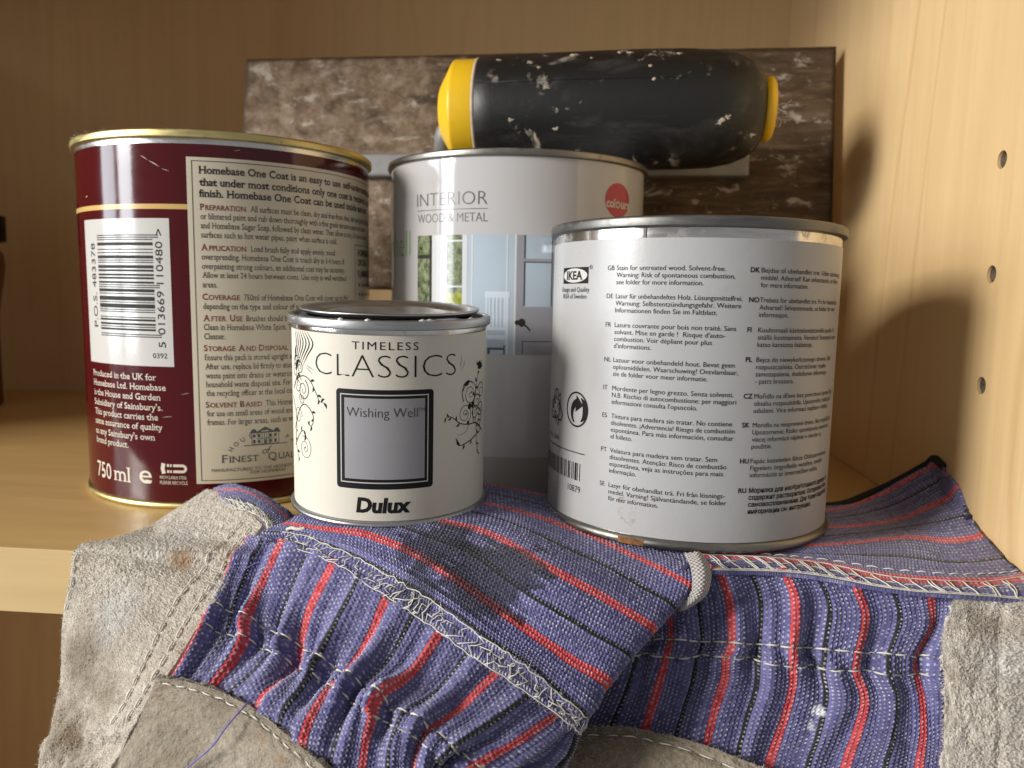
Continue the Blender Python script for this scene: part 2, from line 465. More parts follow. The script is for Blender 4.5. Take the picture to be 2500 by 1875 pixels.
red = thing('paint_tin', 'dark red paint tin with gold rims and a cream instruction panel, left', 'paint tin', (-11.273, 31.174, 0))
H, R = 12.71, 5.37
obj('tin_body', *lathe([(R - .06, .1), (R - .03, .2), (R - .03, .25), (R - .03, .3), (R - .03, H - .6), (R - .03, H - .2)], 160), STEEL, red)
rim = obj('top_rim', *lathe(rolled(5.5, H - .26, H), 160), GOLD, red)
obj('bottom_rim', *lathe([(5.1, .06), (5.3, .03), (5.40, 0), (5.455, .04), (5.47, .12), (5.44, .21), (5.36, .235), (5.3, .23)], 160), GOLD, red)
obj('lid', *lathe([(5.30, H - .1), (5.25, H - .45), (4.7, H - .45), (4.62, H - .12), (4.5, H - .1), (4.4, H - .32), (0, H - .33)], 120), STEEL, red)
lab = shell('label', R, .235, 12.26, RED_GLOSS, red)
p = Print(); p.rect(.50, 9.6, .90, 11.84); panel_ = p.build('instruction_panel', R, .006, CREAM_GLOSS, lab)
p = Print(); p.rect(-4.12, -.12, 4.93, 9.85); bcp = p.build('barcode_panel', R, .006, BC_WHITE, lab)
p = Print(); p.rect(-8.5, .5, 10.15, 10.315); p.build('gold_line', R, .006, INK_GOLD, lab)
# scratches through the lacquer
for a, b, w in (((-1.02, 11.86), (-.78, 11.72), .018), ((-.74, 11.70), (-.38, 11.50), .026), ((-.30, 11.44), (-.05, 11.36), .014), ((-3.9, 10.62), (-3.7, 10.66), .03),
                ((2.0, 2.2 + 9.9), (2.2, 12.16), .012), ((-.6, 3.2), (-.25, 3.24), .012), ((.1, 4.0), (.35, 4.05), .012)):
    p = Print(); p.curve([a, ((a[0] + b[0]) / 2 + .02, (a[1] + b[1]) / 2), b], [.004, w, .004], 8)
    p.build('scratch', R, .009, INK_WHITE, lab)
# black body text and ruled frames
t = Print(); hd = Print()
t.frame(.66, 9.4, 1.0, 11.73, .022)
t.frame(7.0, 9.2, 2.0, 9.31, .022)
ser = dict(serif=True)
sx, _ = t.text('Homebase One Coat is an easy to use', .87, 11.32, .235, 6.07, weight=.022, **ser)
t.text('self-undercoating paint', 6.22, 11.32, .235, sx=sx, weight=.022, **ser)
t.text('that under most conditions only one coat is required, in most', .87, 10.93, .235, sx=sx, weight=.022, **ser)
t.text('finish. Homebase One Coat can be used inside and out.', .87, 10.57, .235, sx=sx, weight=.022, **ser)
sb, _ = t.text('Allow at least 24 hours between coats. Use only in well ventilated', .90, 7.93, .185, 6.36, **ser)
def para(head, s_head, rest, z, s1=None):
    hd.smallcaps(head, .88, z, .20, s_head); t.text(rest, s_head + .13, z, .195, s1, sx=sb * .95, **ser)
para('PREPARATION', 2.34, 'All surfaces must be clean, dry and free from dust, dirt and grease. If flaking', 10.15)
for z, b in ((9.85, 'or blistered paint and rub down thoroughly with a fine grade abrasive paper and remove'),
             (9.55, 'and Homebase Sugar Soap, followed by clean water. Then allow to dry. On iron or steel'),
             (9.25, 'surfaces such as hot water pipes, paint when surface is cold.'),
             (8.53, 'overspreading. Homebase One Coat is touch dry in 3-4 hours. If'),
             (8.22, 'overpainting strong colours, an additional coat may be necessary.'),
             (7.61, 'areas.'), (6.89, 'depending on the type and colour of surface to be covered.'),
             (6.19, 'Clean in Homebase White Spirit, Turpentine or Brush'), (5.88, 'Cleaner.'),
             (5.17, 'Ensure this pack is stored upright and tightly closed.'), (4.86, 'After use, replace lid firmly to ensure a good seal. Empty'),
             (4.55, 'waste paint into drains or watercourses. Take to your'), (4.25, 'household waste disposal site. For information contact'),
             (3.95, 'the recycling officer at the local council offices.'),
             (3.25, 'for use on small areas of wood and metal, such as window'), (2.95, 'frames. For larger areas, such as walls, use a')):
    t.text(b, .90, z, .195, sx=sb * .95, **ser)
para('APPLICATION', 2.32, 'Load brush fully and apply evenly, avoid', 8.83, 5.72)
para('COVERAGE', 2.07, '750ml of Homebase One Coat will cover up to 9m²', 7.20, 6.50)
para('AFTER USE', 2.13, 'Brushes should be cleaned straight after', 6.49)
para('STORAGE AND DISPOSAL', 3.66, 'INFORMATION', 5.48)
para('SOLVENT BASED', 2.71, 'This Homebase paint is suitable', 3.55)
for z, b in ((8.90, 'HOMEBASE'), (8.53, 'UN1263'), (8.10, 'FLAMMABLE')): t.text(b, 7.22, z, .24, sx=.8, weight=.02, **ser)
for z, b in ((7.72, 'Contains white spirit'), (7.36, 'Keep away from heat')):
    t.disc((7.37, z + .07), .05, .075, 12); t.text(b, 7.55, z, .17, sx=.8, **ser)
t.build('lettering', R, .012, INK_SOFT, panel_)
hd.build('lettering', R, .012, INK_MAROON, panel_)
# house emblem
e = Print()
e.rect(2.08, 3.57, 2.17, 2.195)
e.frame(2.33, 3.27, 2.2, 2.62, .02); e.rect(2.28, 3.32, 2.60, 2.65)
e.raw([(2.50, 2.65), (3.10, 2.65), (2.80, 2.82)], [(0, 1, 2)])
e.raw([(2.30, 2.65), (2.52, 2.65), (2.46, 2.75), (2.36, 2.75)], [(0, 1, 2, 3)]); e.raw([(3.08, 2.65), (3.30, 2.65), (3.24, 2.75), (3.14, 2.75)], [(0, 1, 2, 3)])
for x in (2.42, 2.58, 2.98, 3.14): e.rect(x - .045, x + .045, 2.45, 2.56); e.rect(x - .045, x + .045, 2.25, 2.37)
for x in (2.68, 2.76, 2.84, 2.92): e.rect(x - .012, x + .012, 2.2, 2.6)
e.rect(2.76, 2.84, 2.2, 2.36); e.rect(2.5, 3.1, 2.40, 2.425)
for i, ch in enumerate('HOUSE'):
    a = math.radians(150 - i * 12.5); c = (2.80 + 1.30 * math.cos(a) * 1.02, 1.58 + 1.0 * math.sin(a))
    V, F = glyphs(ch, 0, True); k = .15 / .682; V = (V - [V[:, 0].mean(), .34]) * k; th = a - math.pi / 2
    e.raw(V @ np.array([[math.cos(th), math.sin(th)], [-math.sin(th), math.cos(th)]]) + c, F)
for i, ch in enumerate('PARK'):
    a = math.radians(55 - i * 12.5); c = (2.80 + 1.30 * math.cos(a) * 1.02, 1.58 + 1.0 * math.sin(a))
    V, F = glyphs(ch, 0, True); k = .15 / .682; V = (V - [V[:, 0].mean(), .34]) * k; th = a - math.pi / 2
    e.raw(V @ np.array([[math.cos(th), math.sin(th)], [-math.sin(th), math.cos(th)]]) + c, F)
e.text('of', 2.68, 1.86, .24, sx=.9, shear=.35, serif=True)
e.smallcaps('FINEST', 1.32, 1.62, .27, 2.56, .0); e.smallcaps('QUALITY', 2.88, 1.62, .27, 4.3, .0)
e.text('MANUFACTURED TO THE HIGHEST', 1.00, 1.31, .105, 3.73, **ser); e.text('STANDARDS', 3.80, 1.31, .105, sx=1.3, **ser)
e.text('FOR HOMEBASE', 2.26, 1.18, .10, 3.49, **ser)
e.build('house_emblem', R, .012, INK_BLUE, panel_)
# white text on the red
w = Print()
for z, s1, b in ((4.45, -.77, 'Produced in the UK for'), (4.11, -.44, 'Homebase Ltd. Homebase'), (3.77, -.63, 'is the House and Garden'),
                 (3.42, -.58, "Subsidiary of Sainsbury's."), (3.08, -.76, 'This product carries the'), (2.74, -.61, 'same assurance of quality'),
                 (2.38, -.89, "as any Sainsbury's own"), (2.05, -2.01, 'brand product.')):
    w.text(b, -3.95, z, .215, s1, **ser)
w.text('750', -3.98, .80, .56, -2.98, weight=.0, **ser); w.text('ml', -2.85, .82, .52, -1.95, **ser); w.text('e', -1.58, .86, .66, -1.08, **ser)
w.ribbon([(-.62, 1.24), (-.66, 1.42), (-.62, 1.60)], .14)
for z in (1.32, 1.53):
    w.rect(-.5, -.42, z - .045, z + .045); w.rect(-.39, -.33, z - .045, z + .045)
a = np.linspace(-np.pi / 2, np.pi / 2, 14)
w.ribbon(np.concatenate([[(-.28, 1.32)], np.stack([.04 + .11 * np.cos(a), 1.425 + .105 * np.sin(a)], -1), [(-.28, 1.53)]]), .09)
w.text('RECYCLABLE STEEL', -.77, 1.06, .10, .18); w.text('PLEASE RECYCLE', -.77, .87, .115, .20)
w.build('lettering', R, .008, INK_WHITE, lab)
# barcode (bars lie level, the number reads upwards)
Lc = ['0001101', '0011001', '0010011', '0111101', '0100011', '0110001', '0101111', '0111011', '0110111', '0001011']
inv = lambda q: ''.join('1' if c == '0' else '0' for c in q)
def ean13(num):
    par = ['LLLLLL', 'LLGLGG', 'LLGGLG', 'LLGGGL', 'LGLLGG', 'LGGLLG', 'LGGGLL', 'LGLGLG', 'LGLGGL', 'LGGLGL'][int(num[0])]
    b = '101'
    for ch, q in zip(num[1:7], par): b += Lc[int(ch)] if q == 'L' else inv(Lc[int(ch)])[::-1]
    b += '01010'
    for ch in num[7:]: b += inv(Lc[int(ch)])
    return b + '101'
b = Print(); code = ean13('5013669110480'); z0, z1 = 5.90, 9.32; m = (z1 - z0) / len(code); i = 0
while i < len(code):
    if code[i] == '1':
        j = i
        while j < len(code) and code[j] == '1': j += 1
        guard = i < 3 or i > 91 or 45 <= i <= 49
        b.rect(-3.18, -.51 if guard else -.71, z0 + i * m, z0 + j * m - .004); i = j
    else: i += 1
def rot_text(pr, body, s0, za, zb, cap, **kw):
    V, F = glyphs(body); wid = (V[:, 0].max() - V[:, 0].min()) * cap / .682
    pr.text(body, s0, za, cap, sx=(zb - za) / wid, rot=True, **kw)
rot_text(b, '013669', -.38, 6.01, 7.46, .24); rot_text(b, '110480', -.38, 7.69, 9.09, .24)
rot_text(b, '5', -.38, 5.57, 5.77, .24); rot_text(b, '>', -.35, 9.28, 9.50, .28); rot_text(b, 'P.O.S. 483378', -3.36, 6.18, 9.05, .27)
b.text('0392', -.85, 5.21, .17, -.34)
b.build('barcode', R, .012, INK, bcp)
# dust fibres on the rim
bag = Bag()
for i in range(16):
    th = math.radians(random.uniform(-142, -105)); q = np.array([5.42 * math.cos(th), 5.42 * math.sin(th), H - .01]); P = [q]
    d = np.array([random.uniform(-1, 1), random.uniform(-1, 1), random.uniform(.1, .8)])
    for k in range(5):
        d += RNG.normal(0, .6, 3); d /= np.linalg.norm(d); P.append(P[-1] + d * .04); P[-1][2] = min(max(P[-1][2], H), H + .07)
    bag.add(tube(P, .005, 3, False))
bag.build('dust', HAIR, rim, kind='stuff')

# ================================================================== TIN 2: white tin with the room picture, behind
col = thing('paint_tin', 'tall white eggshell paint tin behind, with a printed room photo and red dot', 'paint tin', (.085, 32.37, 0))
H, R = 12.55, 5.12
obj('tin_body', *lathe([(R - .1, .08), (R - .03, .2), (R - .03, .25), (R - .03, .3), (R - .03, H - .6), (R - .03, H - .2)], 160), STEEL, col)
obj('top_rim', *lathe(rolled(5.25, H - .24, H), 160), STEEL_WORN, col)
obj('bottom_rim', *lathe([(4.9, .05), (5.1, .02), (5.18, 0), (5.22, .05), (5.225, .16), (5.18, .25), (5.1, .27)], 160), STEEL_DULL, col)
obj('lid', *lathe([(5.04, H - .1), (5.0, H - .4), (4.5, H - .4), (4.42, H - .12), (4.3, H - .1), (4.2, H - .3), (0, H - .31)], 120), STEEL, col)
lab = shell('label', R, .28, 12.29, WHITE_GLOSS, col)
p = Print(); p.rect(-8.0, 8.0, .285, 1.70); p.build('grey_band', R, .005, GREY_BAND, lab)
t = Print()
t.text('INTERIOR', -4.09, 10.65, .46, -1.05, weight=-.012); t.rect(-4.05, -1.05, 10.49, 10.515)
t.text('WOOD & METAL', -4.03, 10.06, .315, -1.04, weight=-.010)
t.build('lettering', R, .008, INK_GREY, lab)
t = Print(); t.text('eggshell', -8.1, 8.88, .98, -4.53, weight=-.02); t.build('lettering', R, .008, INK_GREEN, lab)
t = Print(); t.disc((4.12, 11.02), .73, .62); dot = t.build('red_dot', R, .006, INK_PINK, lab)
t = Print(); t.text('col', 3.46, 10.75, .30, 3.93, weight=.03); t.text('urs', 4.27, 10.75, .30, 4.87, weight=.03); t.ring((4.09, 10.86), .10, .05, 20)
t.build('lettering', R, .011, BC_WHITE, dot)
# the printed picture: a pale room with a window, a chair and a half open door
PB = lambda n, c, v=.05, sc=60: plain(n, c, .12, 0, v, sc)
pic = Print(); pic.rect(-4.05, 6.5, 5.42, 9.61); pic = pic.build('room_picture', R, .005, PB('print_wall', (.42, .50, .58), .08, 25), lab)
def bit(name, mat, rects, lift):
    q = Print()
    for r in rects: q.rect(*r)
    return q.build(name, R, lift, mat, pic)
def leafy(name, a, b):
    k = NT(name); f = k.noise(420, 5, .75, k.coord())
    k.p(Base_Color=k.ramp(f, [(.35, a), (.65, b)]), Roughness=.13); return k.m
bit('printed_garden', leafy('print_hedge', (.03, .045, .018), (.30, .34, .20)), [(-4.05, -3.32, 6.3, 9.61), (-2.62, -1.97, 5.42, 9.61)], .008)
bit('printed_garden', leafy('print_lawn', (.16, .19, .02), (.42, .44, .06)), [(-2.62, -1.97, 6.9, 7.55)], .010)
bit('printed_window_bar', PB('print_dark', (.045, .043, .04)), [(-3.40, -3.28, 5.42, 9.61), (-4.05, -3.28, 8.78, 8.92)], .012)
bit('printed_window_frame', PB('print_white', (.62, .64, .66), .03), [(-3.28, -2.62, 5.42, 9.61), (-1.97, -1.78, 5.42, 9.61), (-1.62, -1.56, 5.42, 9.61), (-2.62, -1.97, 9.37, 9.43), (-2.62, -1.97, 7.76, 7.82), (-.36, -.30, 5.42, 9.61), (-.07, .0, 5.42, 9.61)], .010)
chair = [(-1.10, -.22, 7.42, 7.64), (-1.08, -1.0, 5.42, 7.5), (-.33, -.25, 5.42, 7.5), (-1.04, -.28, 6.28, 6.38)] + [(-.97 + i * .135, -.93 + i * .135 + .03, 6.3, 7.5) for i in range(5)] + [(-1.12, -.26, 5.95, 6.1)]
bit('printed_chair', PB('print_chair', (.60, .68, .78), .03), chair, .012)
bit('printed_floor', PB('print_shadow', (.10, .095, .10)), [(-1.06, -.9, 5.42, 5.6), (-1.0, -.36, 5.58, 5.66), (-.42, -.34, 5.42, 5.75)], .010)
bit('printed_door', PB('print_door', (.30, .30, .33)), [(.0, 6.5, 5.42, 7.12), (.0, .26, 7.1, 9.61), (1.24, 6.5, 7.1, 9.61), (.25, 1.26, 8.70, 8.80)], .010)
bit('printed_door_line', PB('print_line', (.07, .072, .08)), [(.26, .31, 7.15, 8.68), (.26, .31, 8.8, 9.61), (1.24, 1.28, 7.15, 9.61), (.26, 1.26, 8.66, 8.70), (.24, 1.3, 5.88, 5.91), (.24, .27, 5.42, 5.9)], .012)
q = Print(); q.disc((.22, 6.56), .13, .15, 20); q.disc((.06, 6.56), .09, .09, 16); q.ribbon([(.3, 6.5), (.42, 6.4), (.52, 6.28)], .06)
q.build('printed_door_knob', R, .014, PB('print_knob', (.02, .016, .012)), pic)

# ================================================================== TIN 3: the small cream tester tin in front
dul = thing('paint_tin', 'small cream tester tin with a lilac grey colour square, standing on the glove cuff', 'paint tin', (-3.734, 23.444, CAM_H - 6.458), axis_rot(.009, -.036))
H, R = 5.70, 2.88
obj('tin_body', *lathe([(R - .1, .06), (R - .03, .12), (R - .03, .2), (R - .03, H - .6), (R - .03, H - .15)], 128), STEEL, dul)
obj('collar', *lathe([(R - .025, 5.28), (R + .008, 5.29), (R + .012, 5.31), (R + .012, 5.36), (R + .012, H - .2)], 128), STEEL_STAINED, dul)
rim = obj('top_rim', *lathe(rolled(2.99, 5.44, H), 128), STEEL_SATIN, dul)
obj('bottom_rim', *lathe([(2.7, .05), (2.86, .01), (2.93, -.02), (2.985, .02), (2.995, .08), (2.95, .13), (2.88, .155), (2.8, .15)], 128), STEEL_SATIN, dul)
obj('paint_well', *lathe([(2.84, H - .05), (2.80, H - .20), (2.45, H - .22), (2.44, H - .05)], 128), plain('dried_paint_well', (.035, .033, .03), .5, .3, .4, 90), dul)
V, F = lathe([(2.52, H + .02), (2.60, H + .055), (2.655, H + .10), (2.66, H + .145), (2.60, H + .165), (2.45, H + .13), (2.25, H + .03), (2.2, H - .03), (1.95, H - .04), (1.85, H + .02), (1.5, H + .045), (.9, H + .03), (0, H + .03)], 128)
V[:, 2] += .035 * np.exp(-((V[:, 0] + .3) ** 2 / .5 + (V[:, 1] + 2.2) ** 2 / .2)) + .018 * V[:, 1] + .02 * np.sin(V[:, 0] * 3) * (np.hypot(V[:, 0], V[:, 1]) < 2.2)
lid = obj('lid', V, F, STEEL_SATIN, dul); lid.location.z = .0003
lab = shell('label', R, .16, 5.32, PAPER_DULUX, dul)
t = Print()
t.text('TIMELESS', -.59, 4.91, .21, 1.20, weight=0.0, space=1.25)
t.text('CLASSICS', -1.80, 4.155, .62, 2.39, weight=-.022)
t.text('Dulux', -.50, .42, .39, 1.02, weight=.045, shear=.12)
def rrect(pr, s0, s1, z0, z1, r):
    pr.rect(s0 + r, s1 - r, z0, z0 + r); pr.rect(s0 + r, s1 - r, z1 - r, z1); pr.rect(s0, s1, z0 + r, z1 - r)
    for cx, cz, a0 in ((s0 + r, z0 + r, 180), (s1 - r, z0 + r, 270), (s1 - r, z1 - r, 0), (s0 + r, z1 - r, 90)):
        a = np.radians(np.linspace(a0, a0 + 90, 7)); pr.raw([(cx, cz)] + [(cx + r * math.cos(x), cz + r * math.sin(x)) for x in a], [(0, i, i + 1) for i in range(1, 7)])
rrect(t, -1.07, 1.65, 1.07, 3.83, .10)
blk = t.build('lettering', R, .005, INK, lab)
t = Print(); t.frame(-.945, 1.50, 1.235, 3.70, .03); t.build('white_border', R, .009, BC_WHITE, blk)
t = Print(); t.rect(-.82, 1.395, 1.35, 3.59); sw = t.build('colour_square', R, .009, SWATCH, blk)
t = Print(); t.text('Wishing Well', -.75, 3.08, .26, 1.19, weight=-.012); t.text('TM', 1.21, 3.23, .10, 1.39, weight=-.005)
t.build('lettering', R, .013, INK_SOFT, sw)
# scrolling vine ornament on both flanks
v = Print(); pi = math.pi
def stem(pts, w=.022, leaves=()):
    Q = v.curve(pts, [w * 1.3, w, w * .5], 30)
    for f, side, L in leaves:
        i = int(f * 29); d = Q[min(i + 1, 29)] - Q[max(i - 1, 0)]
        v.leaf(Q[i], math.atan2(d[1], d[0]) + side * .9, L, L * .42)
# right flank
stem([(3.95, 2.30), (3.45, 2.62), (3.0, 2.66), (2.60, 2.74), (2.34, 2.92), (2.16, 2.99), (2.0, 2.95)], .03, [(.55, 1, .16), (.62, -1, .15), (.78, 1, .14), (.86, -1, .13), (.97, 1, .12)])
stem([(3.6, 2.35), (3.2, 2.20), (2.85, 2.12), (2.6, 2.10), (2.48, 2.20), (2.44, 2.32)], .03, [(.25, 1, .15), (.45, 1, .17), (.98, 0, .05)])
v.leaf((2.60, 2.10), 2.1, .25, .09)
stem([(3.0, 2.66), (2.9, 2.5), (2.7, 2.42), (2.5, 2.42)], .012)
v.spiral((2.80, 2.98), .30, -1.2, 1.9, .02, .012); v.disc((2.85, 2.98), .035, .035, 10)
v.spiral((3.05, 3.55), .36, pi * .9, -2.1, .028, .012); v.disc((3.10, 3.58), .035, .035, 10)
stem([(2.72, 3.35), (2.66, 3.62), (2.76, 3.86), (2.94, 3.94), (3.10, 3.86)], .026)
v.leaf((2.98, 3.95), pi + .35, .30, .13)
stem([(3.25, 2.65), (3.2, 3.1), (3.3, 3.5), (3.45, 3.9), (3.52, 4.4)], .026, [(.5, 1, .17), (.62, -1, .17), (.75, 1, .18), (.85, -1, .16), (.97, 1, .18), (.97, -1, .18)])
for c, r, a, tn in (((3.45, 3.25), .24, 0, 1.6), ((3.55, 2.75), .30, 2, -1.7), ((3.70, 3.05), .22, 4, 1.6), ((3.35, 2.95), .20, 1, 1.5), ((3.75, 3.55), .26, 3, -1.6), ((3.62, 2.45), .22, 1, 1.4)): v.spiral(c, r, a, tn, .036, .014)
v.disc((3.02, 3.18), .09, .09, 14); v.disc((3.18, 3.20), .07, .09, 14); v.disc((2.95, 2.72), .06, .05, 12)
stem([(3.5, 2.4), (3.45, 2.1), (3.55, 1.85), (3.62, 1.62)], .022, [(.5, 1, .14), (.7, -1, .14), (.95, 1, .13)])
for a in (.2, .6, 1.0, 1.5, 2.0): v.leaf((3.62, 4.20), a, .26, .10)
v.build('vine_ornament', R, .006, INK, lab); v = Print()
# left flank
stem([(-3.2, 3.55), (-2.9, 3.85), (-2.4, 4.02), (-2.05, 3.92), (-1.80, 3.62), (-1.66, 3.40), (-1.46, 3.36)], .026, [(.55, 1, .18), (.62, -1, .16), (.74, 1, .17), (.82, -1, .15), (.92, 1, .17), (.99, -1, .18)])
v.spiral((-2.42, 3.62), .30, 1.2, -1.8, .030, .012); v.spiral((-2.75, 3.72), .26, .6, 1.7, .026, .012); v.spiral((-2.5, 3.36), .16, 2.2, 1.5, .022, .012)
stem([(-3.1, 2.4), (-2.7, 3.0), (-2.35, 3.22), (-2.05, 3.10), (-1.92, 2.90), (-1.98, 2.68), (-2.12, 2.66), (-2.08, 2.80)], .026, [(.5, 1, .16), (.6, -1, .14), (.76, 1, .17), (.84, -1, .12), (.9, 1, .1)])
stem([(-3.1, 1.9), (-2.7, 2.3), (-2.45, 2.45), (-2.30, 2.32)], .024, [(.55, 1, .15), (.7, -1, .2), (.9, -1, .22)])
v.spiral((-2.36, 1.95), .34, 2.0, -1.9, .016, .010); v.disc((-2.36, 1.97), .03, .03, 10)
for i in range(7):
    a = -1.25 + i * .06; x = -3.2 + i * .13
    v.curve([(x + .25, 5.28), (x + .34 + .03 * i, 4.95), (x + .25, 4.6), (x, 4.3)], [.006, .05, .035, .006], 16)
for c, r, a, tn in (((-2.85, 4.35), .22, 0, 1.5), ((-2.62, 4.22), .18, 2, -1.6), ((-3.0, 4.1), .2, 1, 1.4)): v.spiral(c, r, a, tn, .028, .012)
v.leaf((-2.9, 4.10), .9, .45, .16); v.leaf((-2.95, 4.5), 1.2, .36, .12); v.leaf((-2.8, 4.02), -.3, .22, .09); v.leaf((-2.9, 3.98), -1.0, .24, .10)
stem([(-3.3, 3.3), (-3.0, 2.9), (-2.95, 2.5), (-3.05, 2.1), (-2.9, 1.75), (-2.75, 1.55)], .026, [(.3, 1, .14), (.45, 1, .12), (.6, 1, .16), (.8, 1, .18), (.95, -1, .16)])
v.spiral((-2.78, 2.82), .26, 0, 1.6, .018, .010)
v.build('vine_ornament', R, .006, INK, lab)
# faint scuffs and a chip of paint on the rim
SCUFF = plain('grey_scuff', (.40, .37, .32), .6, 0, .3, 300)
for a, b, w_ in (((2.60, 4.7), (2.55, 4.35), .05), ((2.75, 4.55), (2.62, 4.28), .035), ((-2.3, 4.35), (-1.85, 4.22), .05), ((-2.25, 4.28), (-1.95, 4.12), .04)):
    sc = Print(); sc.curve([a, ((a[0] + b[0]) / 2 + .03, (a[1] + b[1]) / 2), b], [.004, w_, .004], 8)
    sc.build('scuff', R, .006, SCUFF, lab)
bag = Bag()
for th, w_ in ((-2.52, .28), (-1.62, .10), (-1.05, .20), (-1.12, .14), (-1.88, .1), (-.55, .15)):
    a = np.linspace(th - w_ / 3, th + w_ / 3, 7)
    bag.add(tube([(2.93 * math.cos(x), 2.93 * math.sin(x), H - .012 - (.10 if w_ > .25 else .0) * random.random()) for x in a], [.004, .03, .045, .05 + w_ * .1, .04, .03, .004], 6))
bag.build('paint_drip', plain('white_paint', (.62, .61, .58), .45, 0, .05), rim)

# ================================================================== TIN 4: the white multilingual stain tin on the right
ike = thing('paint_tin', 'silver rimmed wood stain tin with a white label printed in many languages, right', 'paint tin', (5.609, 24.617, CAM_H - 7.049), axis_rot(.007, .017))
H, R = 8.99, 4.38
tb = obj('tin_body', *lathe([(R - .1, .08), (R - .03, .2), (R - .03, .25), (R - .03, .3), (R - .03, H - .6), (R - .03, H - .2)], 160), STEEL_STAINED, ike)
obj('top_rim', *lathe(rolled(4.5, 8.70, H), 160), STEEL_DULL, ike)
bot = obj('bottom_rim', *lathe([(4.2, .02), (4.38, -.02), (4.46, -.03), (4.49, .02), (4.495, .10), (4.46, .19), (4.40, .22), (4.3, .215)], 160), STEEL_WORN, ike)
obj('lid', *lathe([(4.28, H - .1), (4.25, H - .4), (3.75, H - .4), (3.68, H - .14), (3.55, H - .12), (3.45, H - .3), (0, H - .31)], 120), STEEL, ike)
lab = shell('label', R, .23, 8.41, PAPER_IKEA, ike)
p = Print(); p.rect(-2.33, -2.25, 8.42, 8.70); p.build('side_seam', R, .0, INK_GREY, tb)
rust = NT('rust'); f = rust.noise(300, 6, .75, rust.coord())
rust.p(Base_Color=rust.ramp(f, [(.35, (.07, .028, .008)), (.65, (.30, .13, .04))]), Roughness=.85); rust.bump(f, .7, .0005)
p = Print(); p.rect(-2.72, -1.97, -.005, .175); p.build('rust_patch', 4.475, .022, rust.m, bot)
t = Print()
X0, X1 = -3.08, .84
ref = {}
def block(code, sx0, z, lines, widths, w=0.0, bold=False):
    for i, (ln, s1) in enumerate(zip(lines, widths)):
        zz = z - i * .193
        if s1 is None: t.text(ln, sx0, zz, .128, sx=ref['sx'], weight=.022 if bold else w)
        else:
            q_, _ = t.text(ln, sx0, zz, .128, s1, weight=.022 if bold else w); ref.setdefault('sx', q_)
    t.text(code, sx0 - .305, z, .128, sx=ref['sx'] * 1.0, weight=.018 if sx0 > 0 else .0)
block('GB', X0, 7.55, ['Stain for untreated wood. Solvent-free.', 'Warning: Risk of spontaneous combustion,', 'see folder for more information.'], [-.13, .13, -.68])
block('DE', X0, 6.78, ['Lasur für unbehandeltes Holz. Lösungsmittelfrei.', 'Warnung: Selbstentzündungsgefahr. Weitere', 'Informationen finden Sie im Faltblatt.'], [.35, .33, -.29])
block('FR', X0, 5.99, ['Lasure couvrante pour bois non traité. Sans', "solvant. Mise en garde !  Risque d'auto-", 'combustion. Voir dépliant pour plus', "d'informations."], [.23, -.05, -.39, -1.98])
block('NL', X0, 5.02, ['Lazuur voor onbehandeld hout. Bevat geen', 'oplosmiddelen. Waarschuwing! Ontvlambaar,', 'zie de folder voor meer informatie.'], [.24, .34, -.45])
block('IT', X0, 4.23, ['Mordente per legno grezzo. Senza solventi.', 'N.B. Rischio di autocombustione: per maggiori', "informazioni consulta l'opuscolo."], [.25, .34, -.68])
block('ES', X0, 3.445, ['Tintura para madera sin tratar. No contiene', 'disolventes. ¡Advertencia! Riesgo de combustión', 'espontánea. Para más información, consultar', 'el folleto.'], [.26, .34, .32, -2.41])
block('PT', X0, 2.47, ['Velatura para madeira sem tratar. Sem', 'dissolventes. Atenção: Risco de combustão', 'espontânea, veja as instruções para mais', 'informação.'], [-.09, .17, .09, -2.25])
block('SE', X0, 1.48, ['Lasyr för obehandlat trä. Fri från lösnings-', 'medel. Varning! Självantändande, se folder', 'för mer information.'], [.17, .22, -1.60])
block('DK', X1, 7.54, ['Bejdse til ubehandlet træ. Uden opløsnings-', 'middel. Advarsel! Kan selvantænde, se folder', 'for mere information.'], [4.43, None, 2.43])
block('NO', X1, 6.76, ['Trebeis for ubehandlet tre. Fri for løsemidler.', 'Advarsel! Selvantennede, se folder for mer', 'informasjon.'], [4.26, None, None])
block('FI', X1, 5.97, ['Kuultomaali käsittelemättömälle puulle. Ei', 'sisällä liuotinaineita. Varoitus! Itsesyttyvä vaara', 'katso kansiosta lisätietoja.'], [4.12, 4.38, None])
block('PL', X1, 5.18, ['Bejca do niewykończonego drewna. Bez', 'rozpuszczalnika. Ostrzeżenie: ryzyko', 'samozapalenia, dodatkowe informacje', '- patrz broszura.'], [4.0, None, None, None])
block('CZ', X1, 4.20, ['Mořidlo na dřevo bez povrchové úpravy. Bez', 'obsahu rozpouštědla. Upozornění: nebezpečí', 'udušení. Více informací najdete v letáku.'], [4.37, None, 4.02])
block('SK', X1, 3.42, ['Moridlo na neupravené drevo. Bez rozpúšťadla.', 'Upozornenie: Riziko spontánneho vznietenia', 'viacej informácií nájdete v návode na', 'použitie.'], [4.42, None, None, None])
block('HU', X1, 2.44, ['Fapác kezeletlen fához Oldószermentes.', 'Figyelem: öngyulladás veszélyes, további', 'információt az ismertetőben találsz.'], [4.12, None, None])
block('RU', X1, 1.63, ['Морилка для необработанного дерева. Не', 'содержит растворителя. Осторожно: Риск', 'самовоспламенения. Для более подробной', 'информации см. инструкцию.'], [4.49, 4.45, 4.5, 3.25], bold=True)
t.text('Design and Quality', -5.55, 6.95, .135, -4.05); t.text('IKEA of Sweden', -5.45, 6.755, .135, -4.17)
t.ring((-4.01, 7.65), .055, .012, 20); t.text('R', -4.035, 7.615, .07, sx=.8)
